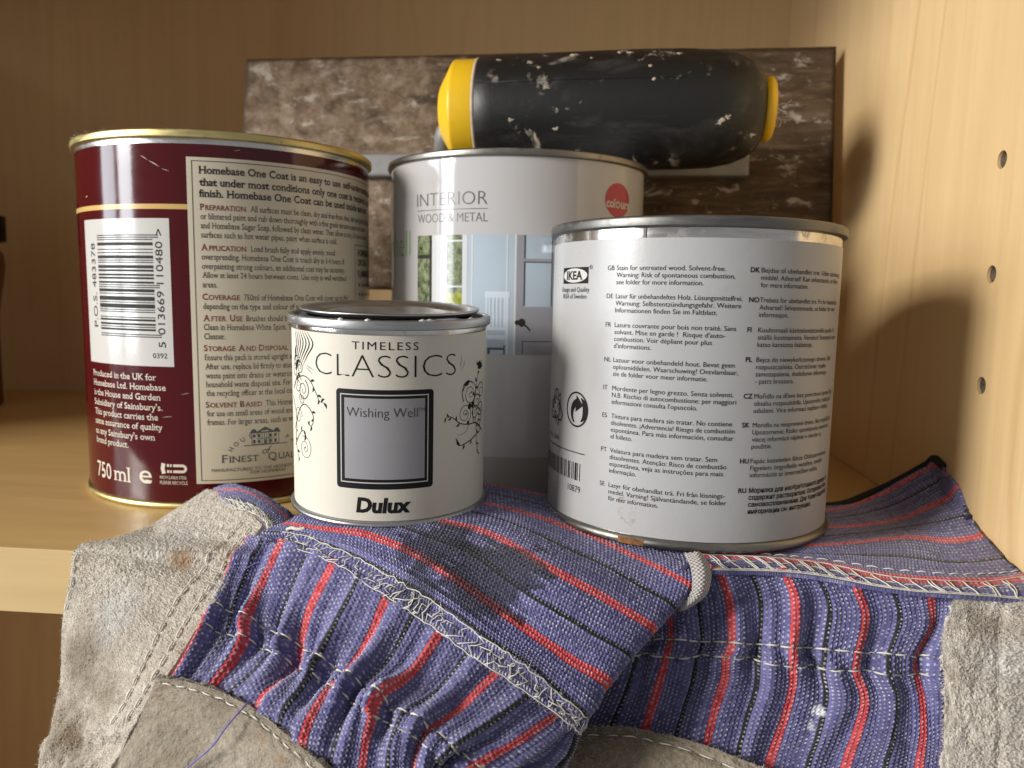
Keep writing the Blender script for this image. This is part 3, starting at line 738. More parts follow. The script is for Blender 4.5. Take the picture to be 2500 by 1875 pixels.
t.text('Inter IKEA Systems B.V. 2001', -8.3, 2.44, .12, -5.46); t.rect(-8.5, -4.01, 2.225, 2.255)
t.text('10879', -4.77, 1.06, .19, -4.15); t.text('TD', -6.75, 1.0, .19, -6.45, weight=.02)
t.rect(-8.0, -6.6, 1.98, 2.0); t.rect(-8.0, -6.6, 2.04, 2.06)
random.seed(11); x = -7.4
while x < -4.16:
    bw = random.choice((.03, .03, .055, .085)); t.rect(x, min(x + bw, -4.14), 1.42, 1.94); x += bw + random.choice((.03, .05, .08))
t.rect(-5.48, -4.11, 7.19, 7.66)
# the green dot style mark: two arrows turning in a circle
t.ring((-4.45, 3.52), .50, .055)
a = np.radians(np.linspace(-60, 62, 22)); w_ = .20 * np.sin(np.linspace(.0, pi, 22)) + .02
t.ribbon(np.stack([-4.45 + .40 * np.cos(a), 3.52 + .40 * np.sin(a)], -1), w_)
a = np.radians(np.linspace(238, 100, 24))
t.ribbon(np.stack([-4.40 + .27 * np.cos(a), 3.40 + .32 * np.sin(a)], -1), np.linspace(.05, .25, 24))
t.raw([(-4.46, 3.95), (-4.14, 3.66), (-4.50, 3.44)], [(0, 2, 1)])
# three chasing arrows
C = np.array([-5.78, 3.42])
for k in range(3):
    th = math.radians(-120 * k); Rm = np.array([[math.cos(th), math.sin(th)], [-math.sin(th), math.cos(th)]])
    for poly in ([(-.30, .16), (-.10, .55), (.10, .55), (.22, .34)], [(.08, .28), (.34, .20), (.36, .46)], [(-.30, .16), (-.13, .08), (.04, .40)]):
        P = (np.array(poly) * [1.0, 1.0]) @ Rm + C
        t.ribbon(np.concatenate([P, P[:1]]) if len(poly) == 3 else P, .06)
ink = t.build('lettering', R, .008, INK, lab)
t = Print(); t.disc((-4.795, 7.425), .64, .205); el = t.build('logo_ellipse', R, .012, BC_WHITE, ink)
t = Print(); t.text('IKEA', -5.25, 7.31, .23, -4.34, weight=.03, serif=True); t.build('lettering', R, .016, INK, el)
# small brown smears low on the label
k = NT('brown_smear'); f = k.noise(260, 6, .7, k.coord())
k.p(Base_Color=(.36, .22, .10), Roughness=.5, Alpha=k.ramp(f, [(.50, 0), (.66, .55)]))
p = Print(); p.rect(-2.75, -2.2, .35, 1.25); p.build('smear', R, .005, k.m, lab)

# ================================================================== plastering trowel resting on the white tin
TR = np.array([15.35, 38.9, 19.6]); BU = np.array([-.992, .127, 0]); BU /= np.linalg.norm(BU)
BD = np.array([0, -.157, -.987]); BD -= BU * (BD @ BU); BD /= np.linalg.norm(BD); BN = np.cross(BU, BD)
if BN[1] > 0: BN = -BN                                   # front of the blade
BW, BH = 30.0, 12.15
trowel = thing('plastering_trowel', 'plastering trowel with stained steel blade and black and yellow handle, resting on the white tin', 'trowel', tuple(TR + BU * BW / 2 + BD * BH))
nu, nv = 150, 62
def vnoise(x, y, seed=0, octaves=4):
    """smooth value noise on arrays"""
    r = np.random.default_rng(seed); tot = 0; amp = 1; nrm = 0
    for o in range(octaves):
        g = r.random((64, 64)); xi = np.floor(x).astype(int); yi = np.floor(y).astype(int); fx = x - xi; fy = y - yi
        fx = fx * fx * (3 - 2 * fx); fy = fy * fy * (3 - 2 * fy)
        G = lambda a, b: g[a % 64, b % 64]
        tot = tot + amp * ((G(xi, yi) * (1 - fx) + G(xi + 1, yi) * fx) * (1 - fy) + (G(xi, yi + 1) * (1 - fx) + G(xi + 1, yi + 1) * fx) * fy)
        nrm += amp; amp *= .5; x = x * 2.03 + 7; y = y * 2.03 + 3
    return tot / nrm - .5
uu, vv = np.meshgrid(np.linspace(0, BW, nu), np.linspace(0, BH, nv), indexing='ij')
crust = np.maximum(0, vnoise(uu * .55, vv * .75, 3)) * .22
edge = np.minimum(np.minimum(uu, BW - uu), np.minimum(vv, BH - vv)); crust *= np.clip(edge / .4, 0, 1)
ragged = .05 * vnoise(uu * 1.3, vv * 1.3, 8)
front = TR + uu[..., None] * BU + (vv + ragged * (edge < .01))[..., None] * BD + (crust + .05)[..., None] * BN
back = TR + uu[..., None] * BU + vv[..., None] * BD - .05 * BN
V = np.concatenate([front.reshape(-1, 3), back.reshape(-1, 3)]); n0 = nu * nv
I = np.arange(n0).reshape(nu, nv)
Fq = np.stack([I[:-1, :-1], I[:-1, 1:], I[1:, 1:], I[1:, :-1]], -1).reshape(-1, 4)
loop = np.concatenate([I[:, 0], I[-1, 1:], I[-2::-1, -1], I[0, -2:0:-1]])
side = np.stack([loop, np.roll(loop, -1), np.roll(loop, -1) + n0, loop + n0], -1)
uvb = np.stack([uu.ravel(), vv.ravel()], -1); uvb = np.concatenate([uvb, uvb]) / 10
k = NT('plastered_steel'); tv = k.coord(what='UV')
big = k.noise(1.6, 6, .62, tv, .5); mid = k.noise(6, 7, .68, k.coord(what='UV', scale=(1, 1.8, 1)), .8); fine = k.noise(34, 6, .7, tv)
sep = k.n('ShaderNodeSeparateXYZ', Vector=tv)
far = k.math('MULTIPLY', k.math('SUBTRACT', sep.outputs[0], 1.55), .075)           # the toe end carries more dried plaster
pl = k.ramp(k.math('ADD', k.math('ADD', k.math('MULTIPLY', big, .6), k.math('MULTIPLY', mid, .4)), far), [(.50, 0), (.56, 1)])
hs = k.noise(16, 7, .7, k.coord(what='UV', scale=(.22, 1.5, 1)), .5)
st = k.ramp(hs, [(.32, (.030, .018, .008)), (.52, (.088, .054, .027)), (.72, (.20, .155, .11))])
plc = k.ramp(k.noise(11, 6, .7, tv), [(.32, (.075, .043, .020)), (.48, (.185, .125, .076)), (.72, (.38, .30, .22))])
c = k.mix(pl, st, plc)
c = k.mix(k.ramp(k.noise(9, 5, .6, k.coord(what='UV', loc=(5, 2, 0))), [(.60, 0), (.70, .8)]), c, (.09, .035, .010))
wh = k.ramp(k.noise(7.5, 9, .74, k.coord(what='UV', scale=(1, 1.9, 1), loc=(2, 9, 0)), .35), [(.56, 0), (.64, .8)])
c = k.mix(wh, c, (.50, .46, .40))
ed = k.math('MINIMUM', k.math('MINIMUM', sep.outputs[0], k.math('SUBTRACT', 3.0, sep.outputs[0])), k.math('MINIMUM', sep.outputs[1], k.math('SUBTRACT', 1.215, sep.outputs[1])))
c = k.mix(k.ramp(k.math('ADD', ed, k.math('MULTIPLY', k.math('SUBTRACT', mid, .5), .06)), [(.008, .9), (.028, 0)]), c, (.045, .024, .010))       # bare rusty edge
k.p(Base_Color=c, Roughness=.72, Metallic=0.0); k.bump(k.math('ADD', mid, k.math('MULTIPLY', fine, .5)), .7, .0008)
blade = obj('blade', V, np.concatenate([Fq, I.max() + 1 + Fq[:, ::-1], side]), k.m, trowel, local=False, uv=uvb)
# aluminium spine riveted along the blade
def blade_pt(u, v, w): return TR + u * BU + v * BD + w * BN
V, F = bevel_box(4.0, 26.0, 5.25, 6.45, .06, .62, .12)
V = np.array([blade_pt(*q) for q in V]); obj('spine', V, F, ALU, trowel, smooth=False, local=False)
# handle
HA = np.array([.992, -.127, 0]); HA /= np.linalg.norm(HA)
H0 = at(1082, 274, 34.05); H0[2] = CAM_H + 7.42
HZ = np.array([0, 0, 1.0]); HY = np.cross(HZ, HA)
def round_handle(prof, seg=72, squash=1.0):
    V, F = lathe([(r, z) for z, r in prof], seg)
    return np.array([H0 + HA * q[2] + HY * q[0] + HZ * q[1] * squash for q in V]), F
k = NT('black_rubber_grip'); v = k.coord(); f1 = k.noise(70, 7, .72, v, .6); f2 = k.noise(260, 5, .7, v)
sm = k.ramp(k.noise(60, 6, .68, k.coord(scale=(.35, 1, 1)), .8), [(.52, 0), (.70, 1)])
spl = k.math('MULTIPLY', k.ramp(f1, [(.565, 0), (.62, 1)]), k.ramp(k.noise(34, 3, .5, k.coord(loc=(.3, .1, 0))), [(.44, 0), (.58, 1)]))
c = k.mix(k.math('MULTIPLY', sm, k.math('MULTIPLY', f2, .5)), (.0060, .0066, .0072), (.12, .122, .12))
c = k.mix(spl, c, (.46, .40, .33))
k.p(Base_Color=c, Roughness=k.mix(spl, (.46, .46, .46), (.85, .85, .85))); k.bump(k.math('ADD', f1, k.math('MULTIPLY', f2, .3)), .35, .0006)
grip = obj('grip', *round_handle([(1.62, 1.6), (1.64, 2.10), (1.72, 2.17), (2.4, 2.22), (5, 2.30), (8, 2.36), (10, 2.35), (11.2, 2.29), (12.0, 2.15), (12.6, 1.90), (13.0, 1.58), (13.2, 1.2), (13.2, 0)]), k.m, trowel, local=False)
# crusts of dried plaster stuck to the grip, each with its own thickness
CRUST = plain('dried_plaster', (.36, .31, .255), .95, 0, .5, 420, .8, 900)
for t_, ang, w_ in ((3.9, .75, .13), (4.25, .60, .07), (4.6, .2, .10), (3.2, -.35, .09), (5.6, .95, .12), (7.4, 1.0, .12), (7.8, .96, .07), (8.6, .55, .06), (2.6, .9, .11), (6.3, .8, .06), (5.0, -.5, .07), (11.3, -.42, .17), (11.55, -.34, .09), (9.7, .88, .07), (12.6, -.75, .11), (8.75, .30, .07)):
    r_ = np.interp(t_, [1.7, 5, 8, 10, 11.2, 12, 12.6], [2.17, 2.30, 2.36, 2.35, 2.29, 2.15, 1.9]); m_ = 14
    a_ = np.linspace(0, 2 * np.pi, m_, endpoint=False); rad_ = w_ * (.25 + 1.25 * RNG.random(m_)); V_ = []
    for f_, h_ in ((1.0, -.01), (.85, .012), (.4, .022)):
        for q_, s_ in zip(a_, rad_):
            an = ang + f_ * s_ * math.sin(q_) / r_; rr = r_ + h_ + .012 * RNG.random()
            V_.append(H0 + HA * (t_ + 1.5 * f_ * s_ * math.cos(q_)) - HY * math.cos(an) * rr + HZ * math.sin(an) * rr)
    V_.append(H0 + HA * t_ - HY * math.cos(ang) * (r_ + .025) + HZ * math.sin(ang) * (r_ + .025))
    F_ = [(l_ * m_ + i, l_ * m_ + (i + 1) % m_, (l_ + 1) * m_ + (i + 1) % m_, (l_ + 1) * m_ + i) for l_ in (0, 1) for i in range(m_)] + [(2 * m_ + i, 2 * m_ + (i + 1) % m_, 3 * m_) for i in range(m_)]
    obj('plaster_crust', V_, F_, CRUST, grip, local=False)
# parting line moulded along the grip
pts = [H0 + HA * t_ + HY * (-1) * (math.cos(.32) * r) + HZ * math.sin(.32) * r for t_, r in ((1.75, 2.19), (4, 2.285), (7, 2.35), (9.5, 2.37), (11.2, 2.255), (12.2, 1.98), (12.9, 1.55))]
obj('parting_line', *tube(pts, .018, 5), k.m, grip, local=False)
obj('front_collar', *round_handle([(-.02, 0), (-.01, .9), (0, 1.06), (.015, 1.10), (.04, 1.15), (.07, 1.20), (.53, 1.96), (.56, 2.01), (.585, 2.05), (.62, 2.08), (.68, 2.10), (.75, 2.10), (1.5, 2.12), (1.6, 2.10), (1.66, 1.9)], 72), YELLOW, trowel, local=False)
obj('collar_lip', *round_handle([(1.55, 2.0), (1.56, 2.145), (1.60, 2.16), (1.68, 2.155), (1.70, 2.0)]), plain('pale_plaster', (.52, .44, .36), .8, 0, .2, 200), trowel, local=False)
obj('end_cap', *round_handle([(13.1, 1.15), (13.22, 1.24), (13.3, 1.27), (13.5, 1.25), (13.58, 1.15), (13.6, 0)]), YELLOW, trowel, local=False)
# chipped edge of rubber round the end cap
sh = [H0 + HA * 0.55 - HZ * .3 + HY * .2, H0 - HA * .02 - HZ * .9 + HY * .5, H0 - HA * .2 - HZ * 1.9 + HY * 1.8, H0 - HA * .1 - HZ * 2.0 + HY * 4.0, H0 + HA * .3 - HZ * 1.75 + HY * 6.2]
P = np.stack([crom1(np.array(sh)[:, i], np.linspace(0, 4, 20)) for i in range(3)], -1)
obj('shank', *tube(P, [.46] * 20, 14), ALU, trowel, local=False)
bag = Bag(); end = H0 + HA * 13.55
for i in range(9):
    q = end + HZ * random.uniform(-.5, .2) - HY * random.uniform(.6, 1.1); P = [q]; d = np.array([.6, -.3, -.7]) + RNG.normal(0, .4, 3)
    for s_ in range(6): d += RNG.normal(0, .35, 3); d /= np.linalg.norm(d); P.append(P[-1] + d * .11)
    bag.add(tube(P, .008, 3, False))
bag.build('loose_fibre', HAIR, trowel, local=False, kind='stuff')

# ================================================================== GLOVES
def patch(ctrl, nu, nv):
    """smooth sheet through a grid of room points: ctrl[i][j] -> P (nu, nv, 3), parameters ti, tj"""
    C = np.array([[np.asarray(q, float) for q in row] for row in ctrl]); a, b = C.shape[:2]
    ti, tj = np.linspace(0, a - 1, nu), np.linspace(0, b - 1, nv)
    A = np.stack([np.stack([crom1(C[:, j, k], ti) for k in range(3)], -1) for j in range(b)], 1)
    P = np.zeros((nu, nv, 3))
    for k in range(3):
        P[..., k] = np.array([crom1(A[i, :, k], tj) for i in range(nu)])
    return P, ti, tj
def normals(P):
    du, dv = np.gradient(P, axis=0), np.gradient(P, axis=1); N = np.cross(du, dv)
    N /= np.linalg.norm(N, axis=-1)[..., None] + 1e-12
    cam_p = np.array([0, 0, CAM_H]); flip = ((cam_p - P) * N).sum(-1).mean() < 0
    return -N if flip else N
def smooth_normals(P):
    N = normals(P)
    return N
class Cloth:
    """a sheet of the glove with thickness: keeps its points so that seams can be laid on it"""
    def __init__(s, P, ti, tj, uv=None): s.P, s.ti, s.tj, s.uv = P, ti, tj, uv; s.N = normals(P)
    def displace(s, D): s.P = s.P + s.N * D[..., None]; s.N = normals(s.P)
    def at(s, i, j, lift=0.0):
        x = np.clip(np.interp(i, s.ti, np.arange(len(s.ti))), 0, len(s.ti) - 1.001); y = np.clip(np.interp(j, s.tj, np.arange(len(s.tj))), 0, len(s.tj) - 1.001)
        a, b = int(x), int(y); f, g = x - a, y - b
        bl = lambda M: (M[a, b] * (1 - f) + M[a + 1, b] * f) * (1 - g) + (M[a, b + 1] * (1 - f) + M[a + 1, b + 1] * f) * g
        n = bl(s.N); return bl(s.P) + lift * n / np.linalg.norm(n)
    def build(s, name, mat, parent, thick=.11, weave=None, rough=None, **kw):
        """the outer face carries the real relief (yarns or nap); a coarser face closes it behind"""
        P = s.P
        uv = s.uv if s.uv is not None else np.stack(np.meshgrid(s.ti, s.tj, indexing='ij'), -1)
        if weave: P = P + s.N * weave_height(uv, *weave)[..., None]
        if rough is not None: P = P + s.N * rough[..., None]
        nu, nv = P.shape[:2]; n0 = nu * nv; I = np.arange(n0).reshape(nu, nv)
        q = np.stack([I[:-1, :-1], I[:-1, 1:], I[1:, 1:], I[1:, :-1]], -1).reshape(-1, 4)
        c = P[nu // 2:nu // 2 + 2, nv // 2:nv // 2 + 2]
        if np.cross(s.P[nu // 2, nv // 2 + 1] - s.P[nu // 2, nv // 2], s.P[nu // 2 + 1, nv // 2] - s.P[nu // 2, nv // 2]) @ s.N[nu // 2, nv // 2] < 0: q = q[:, ::-1]
        loop = np.concatenate([I[:, 0], I[-1, 1:], I[-2::-1, -1], I[0, -2:0:-1]]); nl = len(loop)
        Bk = s.P - s.N * thick; rimv = Bk.reshape(-1, 3)[loop]; r0 = n0 + np.arange(nl)
        sd = np.stack([loop, np.roll(loop, -1), np.roll(r0, -1), r0], -1)
        gi = np.unique(np.r_[np.arange(0, nu, 4), nu - 1]); gj = np.unique(np.r_[np.arange(0, nv, 4), nv - 1])
        Lb = Bk[np.ix_(gi, gj)]; K = n0 + nl + np.arange(len(gi) * len(gj)).reshape(len(gi), len(gj))
        qb = np.stack([K[:-1, :-1], K[:-1, 1:], K[1:, 1:], K[1:, :-1]], -1).reshape(-1, 4)
        V = np.concatenate([P.reshape(-1, 3), rimv, Lb.reshape(-1, 3)])
        U = np.concatenate([uv.reshape(-1, 2), uv.reshape(-1, 2)[loop], uv[np.ix_(gi, gj)].reshape(-1, 2)])
        return obj(name, V, np.concatenate([q, sd, qb]), mat, parent, local=False, uv=U, **kw)
def weave_height(uv, rows=15.0, pitch=.106, h=.056):
    """warp yarns as ribs that dip where the weft rides over them, weft showing as beads"""
    row = uv[..., 0] * rows + .5; ri = np.floor(row); rf = row - ri - .5
    vv = uv[..., 1] / pitch + ri * .36; cf = vv - np.floor(vv) - .5
    rib = np.sqrt(np.maximum(0, 1 - (1.9 * rf) ** 2))
    bead = np.exp(-((rf - .22) / .20) ** 2 - (cf / .22) ** 2)
    tw = np.sin(2 * np.pi * (cf * 1.0 + rf * .9))
    return h * (rib * (.85 - .35 * np.exp(-(cf / .25) ** 2)) + .55 * bead + .10 * tw) + .16 * h * RNG.normal(0, 1, row.shape)
def relax(P, n):
    for _ in range(n):
        Q = P.copy(); Q[1:-1] = (P[:-2] + 2 * P[1:-1] + P[2:]) / 4; P = Q.copy(); P[:, 1:-1] = (Q[:, :-2] + 2 * Q[:, 1:-1] + Q[:, 2:]) / 4
    return P
def clear_shelf(P, m=.16):
    """lift cloth off the board it drapes over"""
    ey, ex, z = P @ EY, P @ EX, P[..., 2]
    inside = (ey > FRONT - m) & (z < m) & (z > -2.2)
    up, out = m - z, ey - (FRONT - m)
    P = P.copy(); lift = inside & (up <= out); push = inside & (up > out)
    P[..., 2] = np.where(lift, m, z); P = P - np.where(push, out, 0)[..., None] * EY
    over = np.maximum(0, (P @ EX) - (RIGHT - .1)); return P - over[..., None] * EX
def arc_uv(P, u_of_row, vscale=1.0):
    """u = stripe number, v = cm along the stripe"""
    d = np.linalg.norm(np.diff(P, axis=1), axis=-1).mean(0); v = np.concatenate([[0], np.cumsum(d)]) * vscale
    U = np.stack(np.meshgrid(u_of_row, v, indexing='ij'), -1)
    U[..., 0] += .05 * vnoise(U[..., 0] * 2.1, U[..., 1] * .9, 5, 3)          # yarns never run dead straight
    U[..., 1] += .10 * vnoise(U[..., 0] * 3.0, U[..., 1] * 1.1, 6, 2); return U

def striped(name, stain=None, rows=15.0, pitch=.106, dull=1.0):
    """twill with white weft showing as dots between coloured warp yarns; u counts red stripes, v runs along them in cm"""
    k = NT(name); tc = k.n('ShaderNodeTexCoord'); uv = k.n('ShaderNodeSeparateXYZ'); k.t.links.new(tc.outputs['UV'], uv.inputs[0])
    ob = tc.outputs['Object']
    row = k.math('ADD', k.math('MULTIPLY', uv.outputs[0], rows), .5); ri = k.math('FLOOR', row); rf = k.math('SUBTRACT', k.math('FRACT', row), .5)
    vv_ = k.math('ADD', k.math('DIVIDE', uv.outputs[1], pitch), k.math('MULTIPLY', ri, .36))
    ci = k.math('FLOOR', vv_); cf = k.math('SUBTRACT', k.math('FRACT', vv_), .5)
    rid = k.n('ShaderNodeCombineXYZ', X=ri, Y=ci); rnd = k.n('ShaderNodeTexWhiteNoise', dict(noise_dimensions='2D')); k.t.links.new(rid.outputs[0], rnd.inputs['Vector'])
    rv = rnd.outputs['Value']
    rid2 = k.n('ShaderNodeCombineXYZ', X=ri, Y=3.0); rn2 = k.n('ShaderNodeTexWhiteNoise', dict(noise_dimensions='2D')); k.t.links.new(rid2.outputs[0], rn2.inputs['Vector'])
    # white dot: where the weft comes over, between two warp yarns
    du = k.math('DIVIDE', k.math('SUBTRACT', rf, .22), .235); dv = k.math('DIVIDE', k.math('ADD', cf, k.math('MULTIPLY', k.math('SUBTRACT', rv, .5), .22)), k.math('ADD', .19, k.math('MULTIPLY', rv, .11)))
    dot = k.math('SUBTRACT', 1.0, k.math('ADD', k.math('MULTIPLY', du, du), k.math('MULTIPLY', dv, dv)))
    dotm = k.math('MULTIPLY', k.ramp(dot, [(.0, 0), (.35, 1)]), k.math('MULTIPLY', k.ramp(rv, [(.08, .1), (.35, 1)]), k.ramp(k.noise(95, 4, .6, ob), [(.34, .30), (.60, 1)])))
    # which stripe
    ts = k.math('SUBTRACT', k.math('FRACT', k.math('ADD', k.math('DIVIDE', ri, rows), .5001)), .5); t = k.math('ABSOLUTE', ts)
    isred = k.math('MULTIPLY', k.math('LESS_THAN', ts, .04), k.math('GREATER_THAN', ts, -.10)); isblk = k.math('GREATER_THAN', ts, .45)
    isgrey = k.math('MULTIPLY', k.math('GREATER_THAN', t, .25), k.math('LESS_THAN', t, .36))
    blue = k.mix(k.math('ADD', k.math('MULTIPLY', rn2.outputs['Value'], .55), k.math('MULTIPLY', rv, .45)), (.078, .075, .210), (.190, .183, .415))
    blue = k.mix(k.math('MULTIPLY', isgrey, .35), blue, (.060, .055, .15))
    c = k.mix(isred, blue, k.mix(rv, (.54, .040, .050), (.74, .095, .11)))
    c = k.mix(isblk, c, (.010, .010, .012))
    fuzz = k.noise(700, 4, .7, ob); c = k.mix(k.math('MULTIPLY', fuzz, .30), c, k.mix(.5, c, (.03, .03, .05)))
    c = k.mix(k.ramp(k.noise(1600, 2, .6, ob), [(.60, 0), (.72, .22)]), c, (.55, .53, .58))
    c = k.mix(k.math('MULTIPLY', dotm, .85), c, (.56, .56, .58))
    # yarn relief: each warp yarn a rib with twisted strands, dots stand proud
    rib = k.math('COSINE', k.math('MULTIPLY', rf, 6.283)); tw = k.math('SINE', k.math('MULTIPLY', k.math('ADD', cf, rf), 6.283))
    h = k.math('ADD', k.math('MULTIPLY', rib, .55), k.math('ADD', k.math('MULTIPLY', tw, .22), k.math('ADD', k.math('MULTIPLY', dotm, .75), k.math('MULTIPLY', fuzz, .6))))
    if stain:
        for (cen, rad, colr, amt, thr) in stain:
            vs = k.n('ShaderNodeVectorMath', dict(operation='DISTANCE')); k.t.links.new(ob, vs.inputs[0]); vs.inputs[1].default_value = tuple(q * S for q in cen)
            dd = k.math('DIVIDE', vs.outputs['Value'], rad * S)
            m = k.ramp(k.math('ADD', dd, k.math('ADD', k.math('MULTIPLY', k.math('SUBTRACT', k.noise(110, 6, .72, ob, .8), .5), 2.2), k.math('MULTIPLY', k.math('SUBTRACT', rn2.outputs['Value'], .5), .45))), [(thr, amt), (thr + .35, 0)])
            c = k.mix(m, c, colr)
    k.p(Base_Color=c, Roughness=.9, Specular_IOR_Level=.2)
    try: k.p(Sheen_Weight=.25, Sheen_Roughness=.6)
    except Exception: pass
    k.bump(k.math('ADD', k.math('MULTIPLY', tw, .25), fuzz), .6, .0003)
    return k.m

def suede(name, light, dark, scale=1.0, marks=()):
    k = NT(name); v = k.coord()
    big = k.noise(26, 5, .6, v, .4); nap = k.noise(520 * scale, 6, .78, v, .8); pill = k.n('ShaderNodeTexVoronoi', Scale=420 * scale); k.t.links.new(v, pill.inputs['Vector'])
    c = k.ramp(big, [(.28, dark), (.70, light)])
    c = k.mix(k.ramp(nap, [(.34, .45), (.50, 0)]), c, tuple(x * .5 for x in dark))
    c = k.mix(k.ramp(nap, [(.54, 0), (.70, .5)]), c, tuple(min(1, x * 1.35) for x in light))
    c = k.mix(k.ramp(k.noise(45, 5, .6, k.coord(loc=(.2, .5, .1))), [(.64, 0), (.70, .75)]), c, (.26, .135, .05))      # tan rubs
    c = k.mix(k.ramp(k.noise(14, 4, .6, k.coord(loc=(.7, .1, .4))), [(.54, 0), (.70, .55)]), c, tuple(x * y for x, y in zip(dark, (.50, .44, .36))))
    for cen, rad, colr, amt in marks:                            # stains and rubs from use
        vs = k.n('ShaderNodeVectorMath', dict(operation='DISTANCE')); k.t.links.new(k.coord(), vs.inputs[0]); vs.inputs[1].default_value = tuple(q * S for q in cen)
        m = k.ramp(k.math('ADD', k.math('DIVIDE', vs.outputs['Value'], rad * S), k.math('MULTIPLY', k.math('SUBTRACT', k.noise(150, 6, .72, k.coord()), .5), 2.0)), [(.25, amt), (1.0, 0)])
        c = k.mix(m, c, colr)
    k.p(Base_Color=c, Roughness=.95, Specular_IOR_Level=.12)
    try: k.p(Sheen_Weight=.3, Sheen_Roughness=.5)
    except Exception: pass
    k.bump(k.math('ADD', nap, k.math('MULTIPLY', pill.outputs[0], .35)), .85, .0009)
    return k.m
_g1 = np.array([-4.0, 20.0, 0.0]); _g2 = np.array([6.0, 20.0, 0.0])
SUEDE = suede('grey_suede', (.75, .69, .60), (.55, .48, .39), 1.0, [(at(438, 1368, 20.9) - _g1, .55, (.34, .17, .05), .85), (at(205, 1605, 19.7) - _g1, 1.3, (.20, .155, .10), .7), (at(150, 1800, 19.2) - _g1, 1.6, (.22, .165, .10), .75),
    (at(300, 1500, 20.1) - _g1, 1.1, (.78, .79, .80), .45), (at(420, 1300, 21.8) - _g1, 1.3, (.76, .77, .78), .35), (at(310, 1560, 19.8) - _g1, .35, (.40, .20, .07), .6), (at(365, 1480, 20.2) - _g1, .3, (.36, .20, .10), .5), (at(255, 1700, 19.1) - _g1, .9, (.26, .20, .13), .6)])
SUEDE_DARK = suede('dark_suede', (.47, .41, .325), (.29, .235, .165))  # darker, browner suede for both palm pieces
SUEDE_FLUFFY = suede('fluffy_suede', (.76, .71, .65), (.54, .475, .40), .55, [(at(2400, 1525, 18.3) - _g2, .9, (.26, .20, .14), .7), (at(2345, 1640, 18.0) - _g2, .6, (.28, .22, .16), .55), (at(2450, 1600, 17.9) - _g2, .7, (.78, .77, .76), .4)])

def stitches(cloth, path, length=.34, gap=.10, rad=.022, lift=.03, up=0.0):
    """running stitch along a path of (i, j) parameters"""
    Q = np.array([cloth.at(i, j, 0) for i, j in path]); U = np.array([cloth.at(i, j, 1.0) for i, j in path]) - Q
    d = np.concatenate([[0], np.cumsum(np.linalg.norm(np.diff(Q, axis=0), axis=1))]); bag = Bag(); x = 0.0
    while x + length < d[-1]:
        L = length * random.uniform(.85, 1.15); t = np.linspace(x, min(x + L, d[-1]), 6)
        P = np.stack([np.interp(t, d, Q[:, k]) for k in range(3)], -1); N = np.stack([np.interp(t, d, U[:, k]) for k in range(3)], -1)
        h = lift * np.sin(np.linspace(.0, math.pi, 6)) - .012 + up
        bag.add(tube(P + N * h[:, None], rad * np.array([.5, .95, 1.1, 1.1, .95, .5]), 5)); x += L + gap * random.uniform(.7, 1.3)
    return bag
def fuzz(cloth, n, length, rad, seed, irange=None, jrange=None, curl=.6, edge=None, lean=0.35, seg=3):
    """short fibres growing out of a sheet -> verts, faces (three sided, tapering)"""
    r = np.random.default_rng(seed); bag = Bag()
    i0, i1 = irange or (cloth.ti[0], cloth.ti[-1]); j0, j1 = jrange or (cloth.tj[0], cloth.tj[-1])
    Vs = []; Fs = []; m = 0
    for _ in range(n):
        i, j = r.uniform(i0, i1), r.uniform(j0, j1)
        if edge == 'i0': i = i0 + abs(r.normal(0, .03)) * (i1 - i0)
        if edge == 'i1': i = i1 - abs(r.normal(0, .03)) * (i1 - i0)
        if edge == 'j0': j = j0 + abs(r.normal(0, .03)) * (j1 - j0)
        if edge == 'j1': j = j1 - abs(r.normal(0, .03)) * (j1 - j0)
        p = cloth.at(i, j, -.01); nn = cloth.at(i, j, 1.0) - cloth.at(i, j, 0)
        d = nn * lean + r.normal(0, .55, 3); d /= np.linalg.norm(d); L = length * r.uniform(.4, 1.2); rr = rad * r.uniform(.6, 1.2)
        ref = np.cross(d, [.3, .5, .8]); ref /= np.linalg.norm(ref); b2 = np.cross(d, ref)
        for s_ in range(seg + 1):
            w_ = rr * (1 - .75 * s_ / seg)
            for a in (0, 2.094, 4.189): Vs.append(p + w_ * (math.cos(a) * ref + math.sin(a) * b2))
            if s_ < seg:
                d = d + r.normal(0, curl, 3) * .5; d /= np.linalg.norm(d); p = p + d * L / seg
        for s_ in range(seg):
            o_ = m + s_ * 3
            for a in range(3): Fs.append((o_ + a, o_ + (a + 1) % 3, o_ + 3 + (a + 1) % 3, o_ + 3 + a))
        m += 3 * (seg + 1)
    return np.array(Vs), np.array(Fs)
def threads(paths, rad, seg=5):
    bag = Bag()
    for P in paths: bag.add(tube(P, rad * random.uniform(.85, 1.15), seg))
    return bag
A = at; Z = lambda px, py, zc: at_z(px, py, zc + CAM_H)

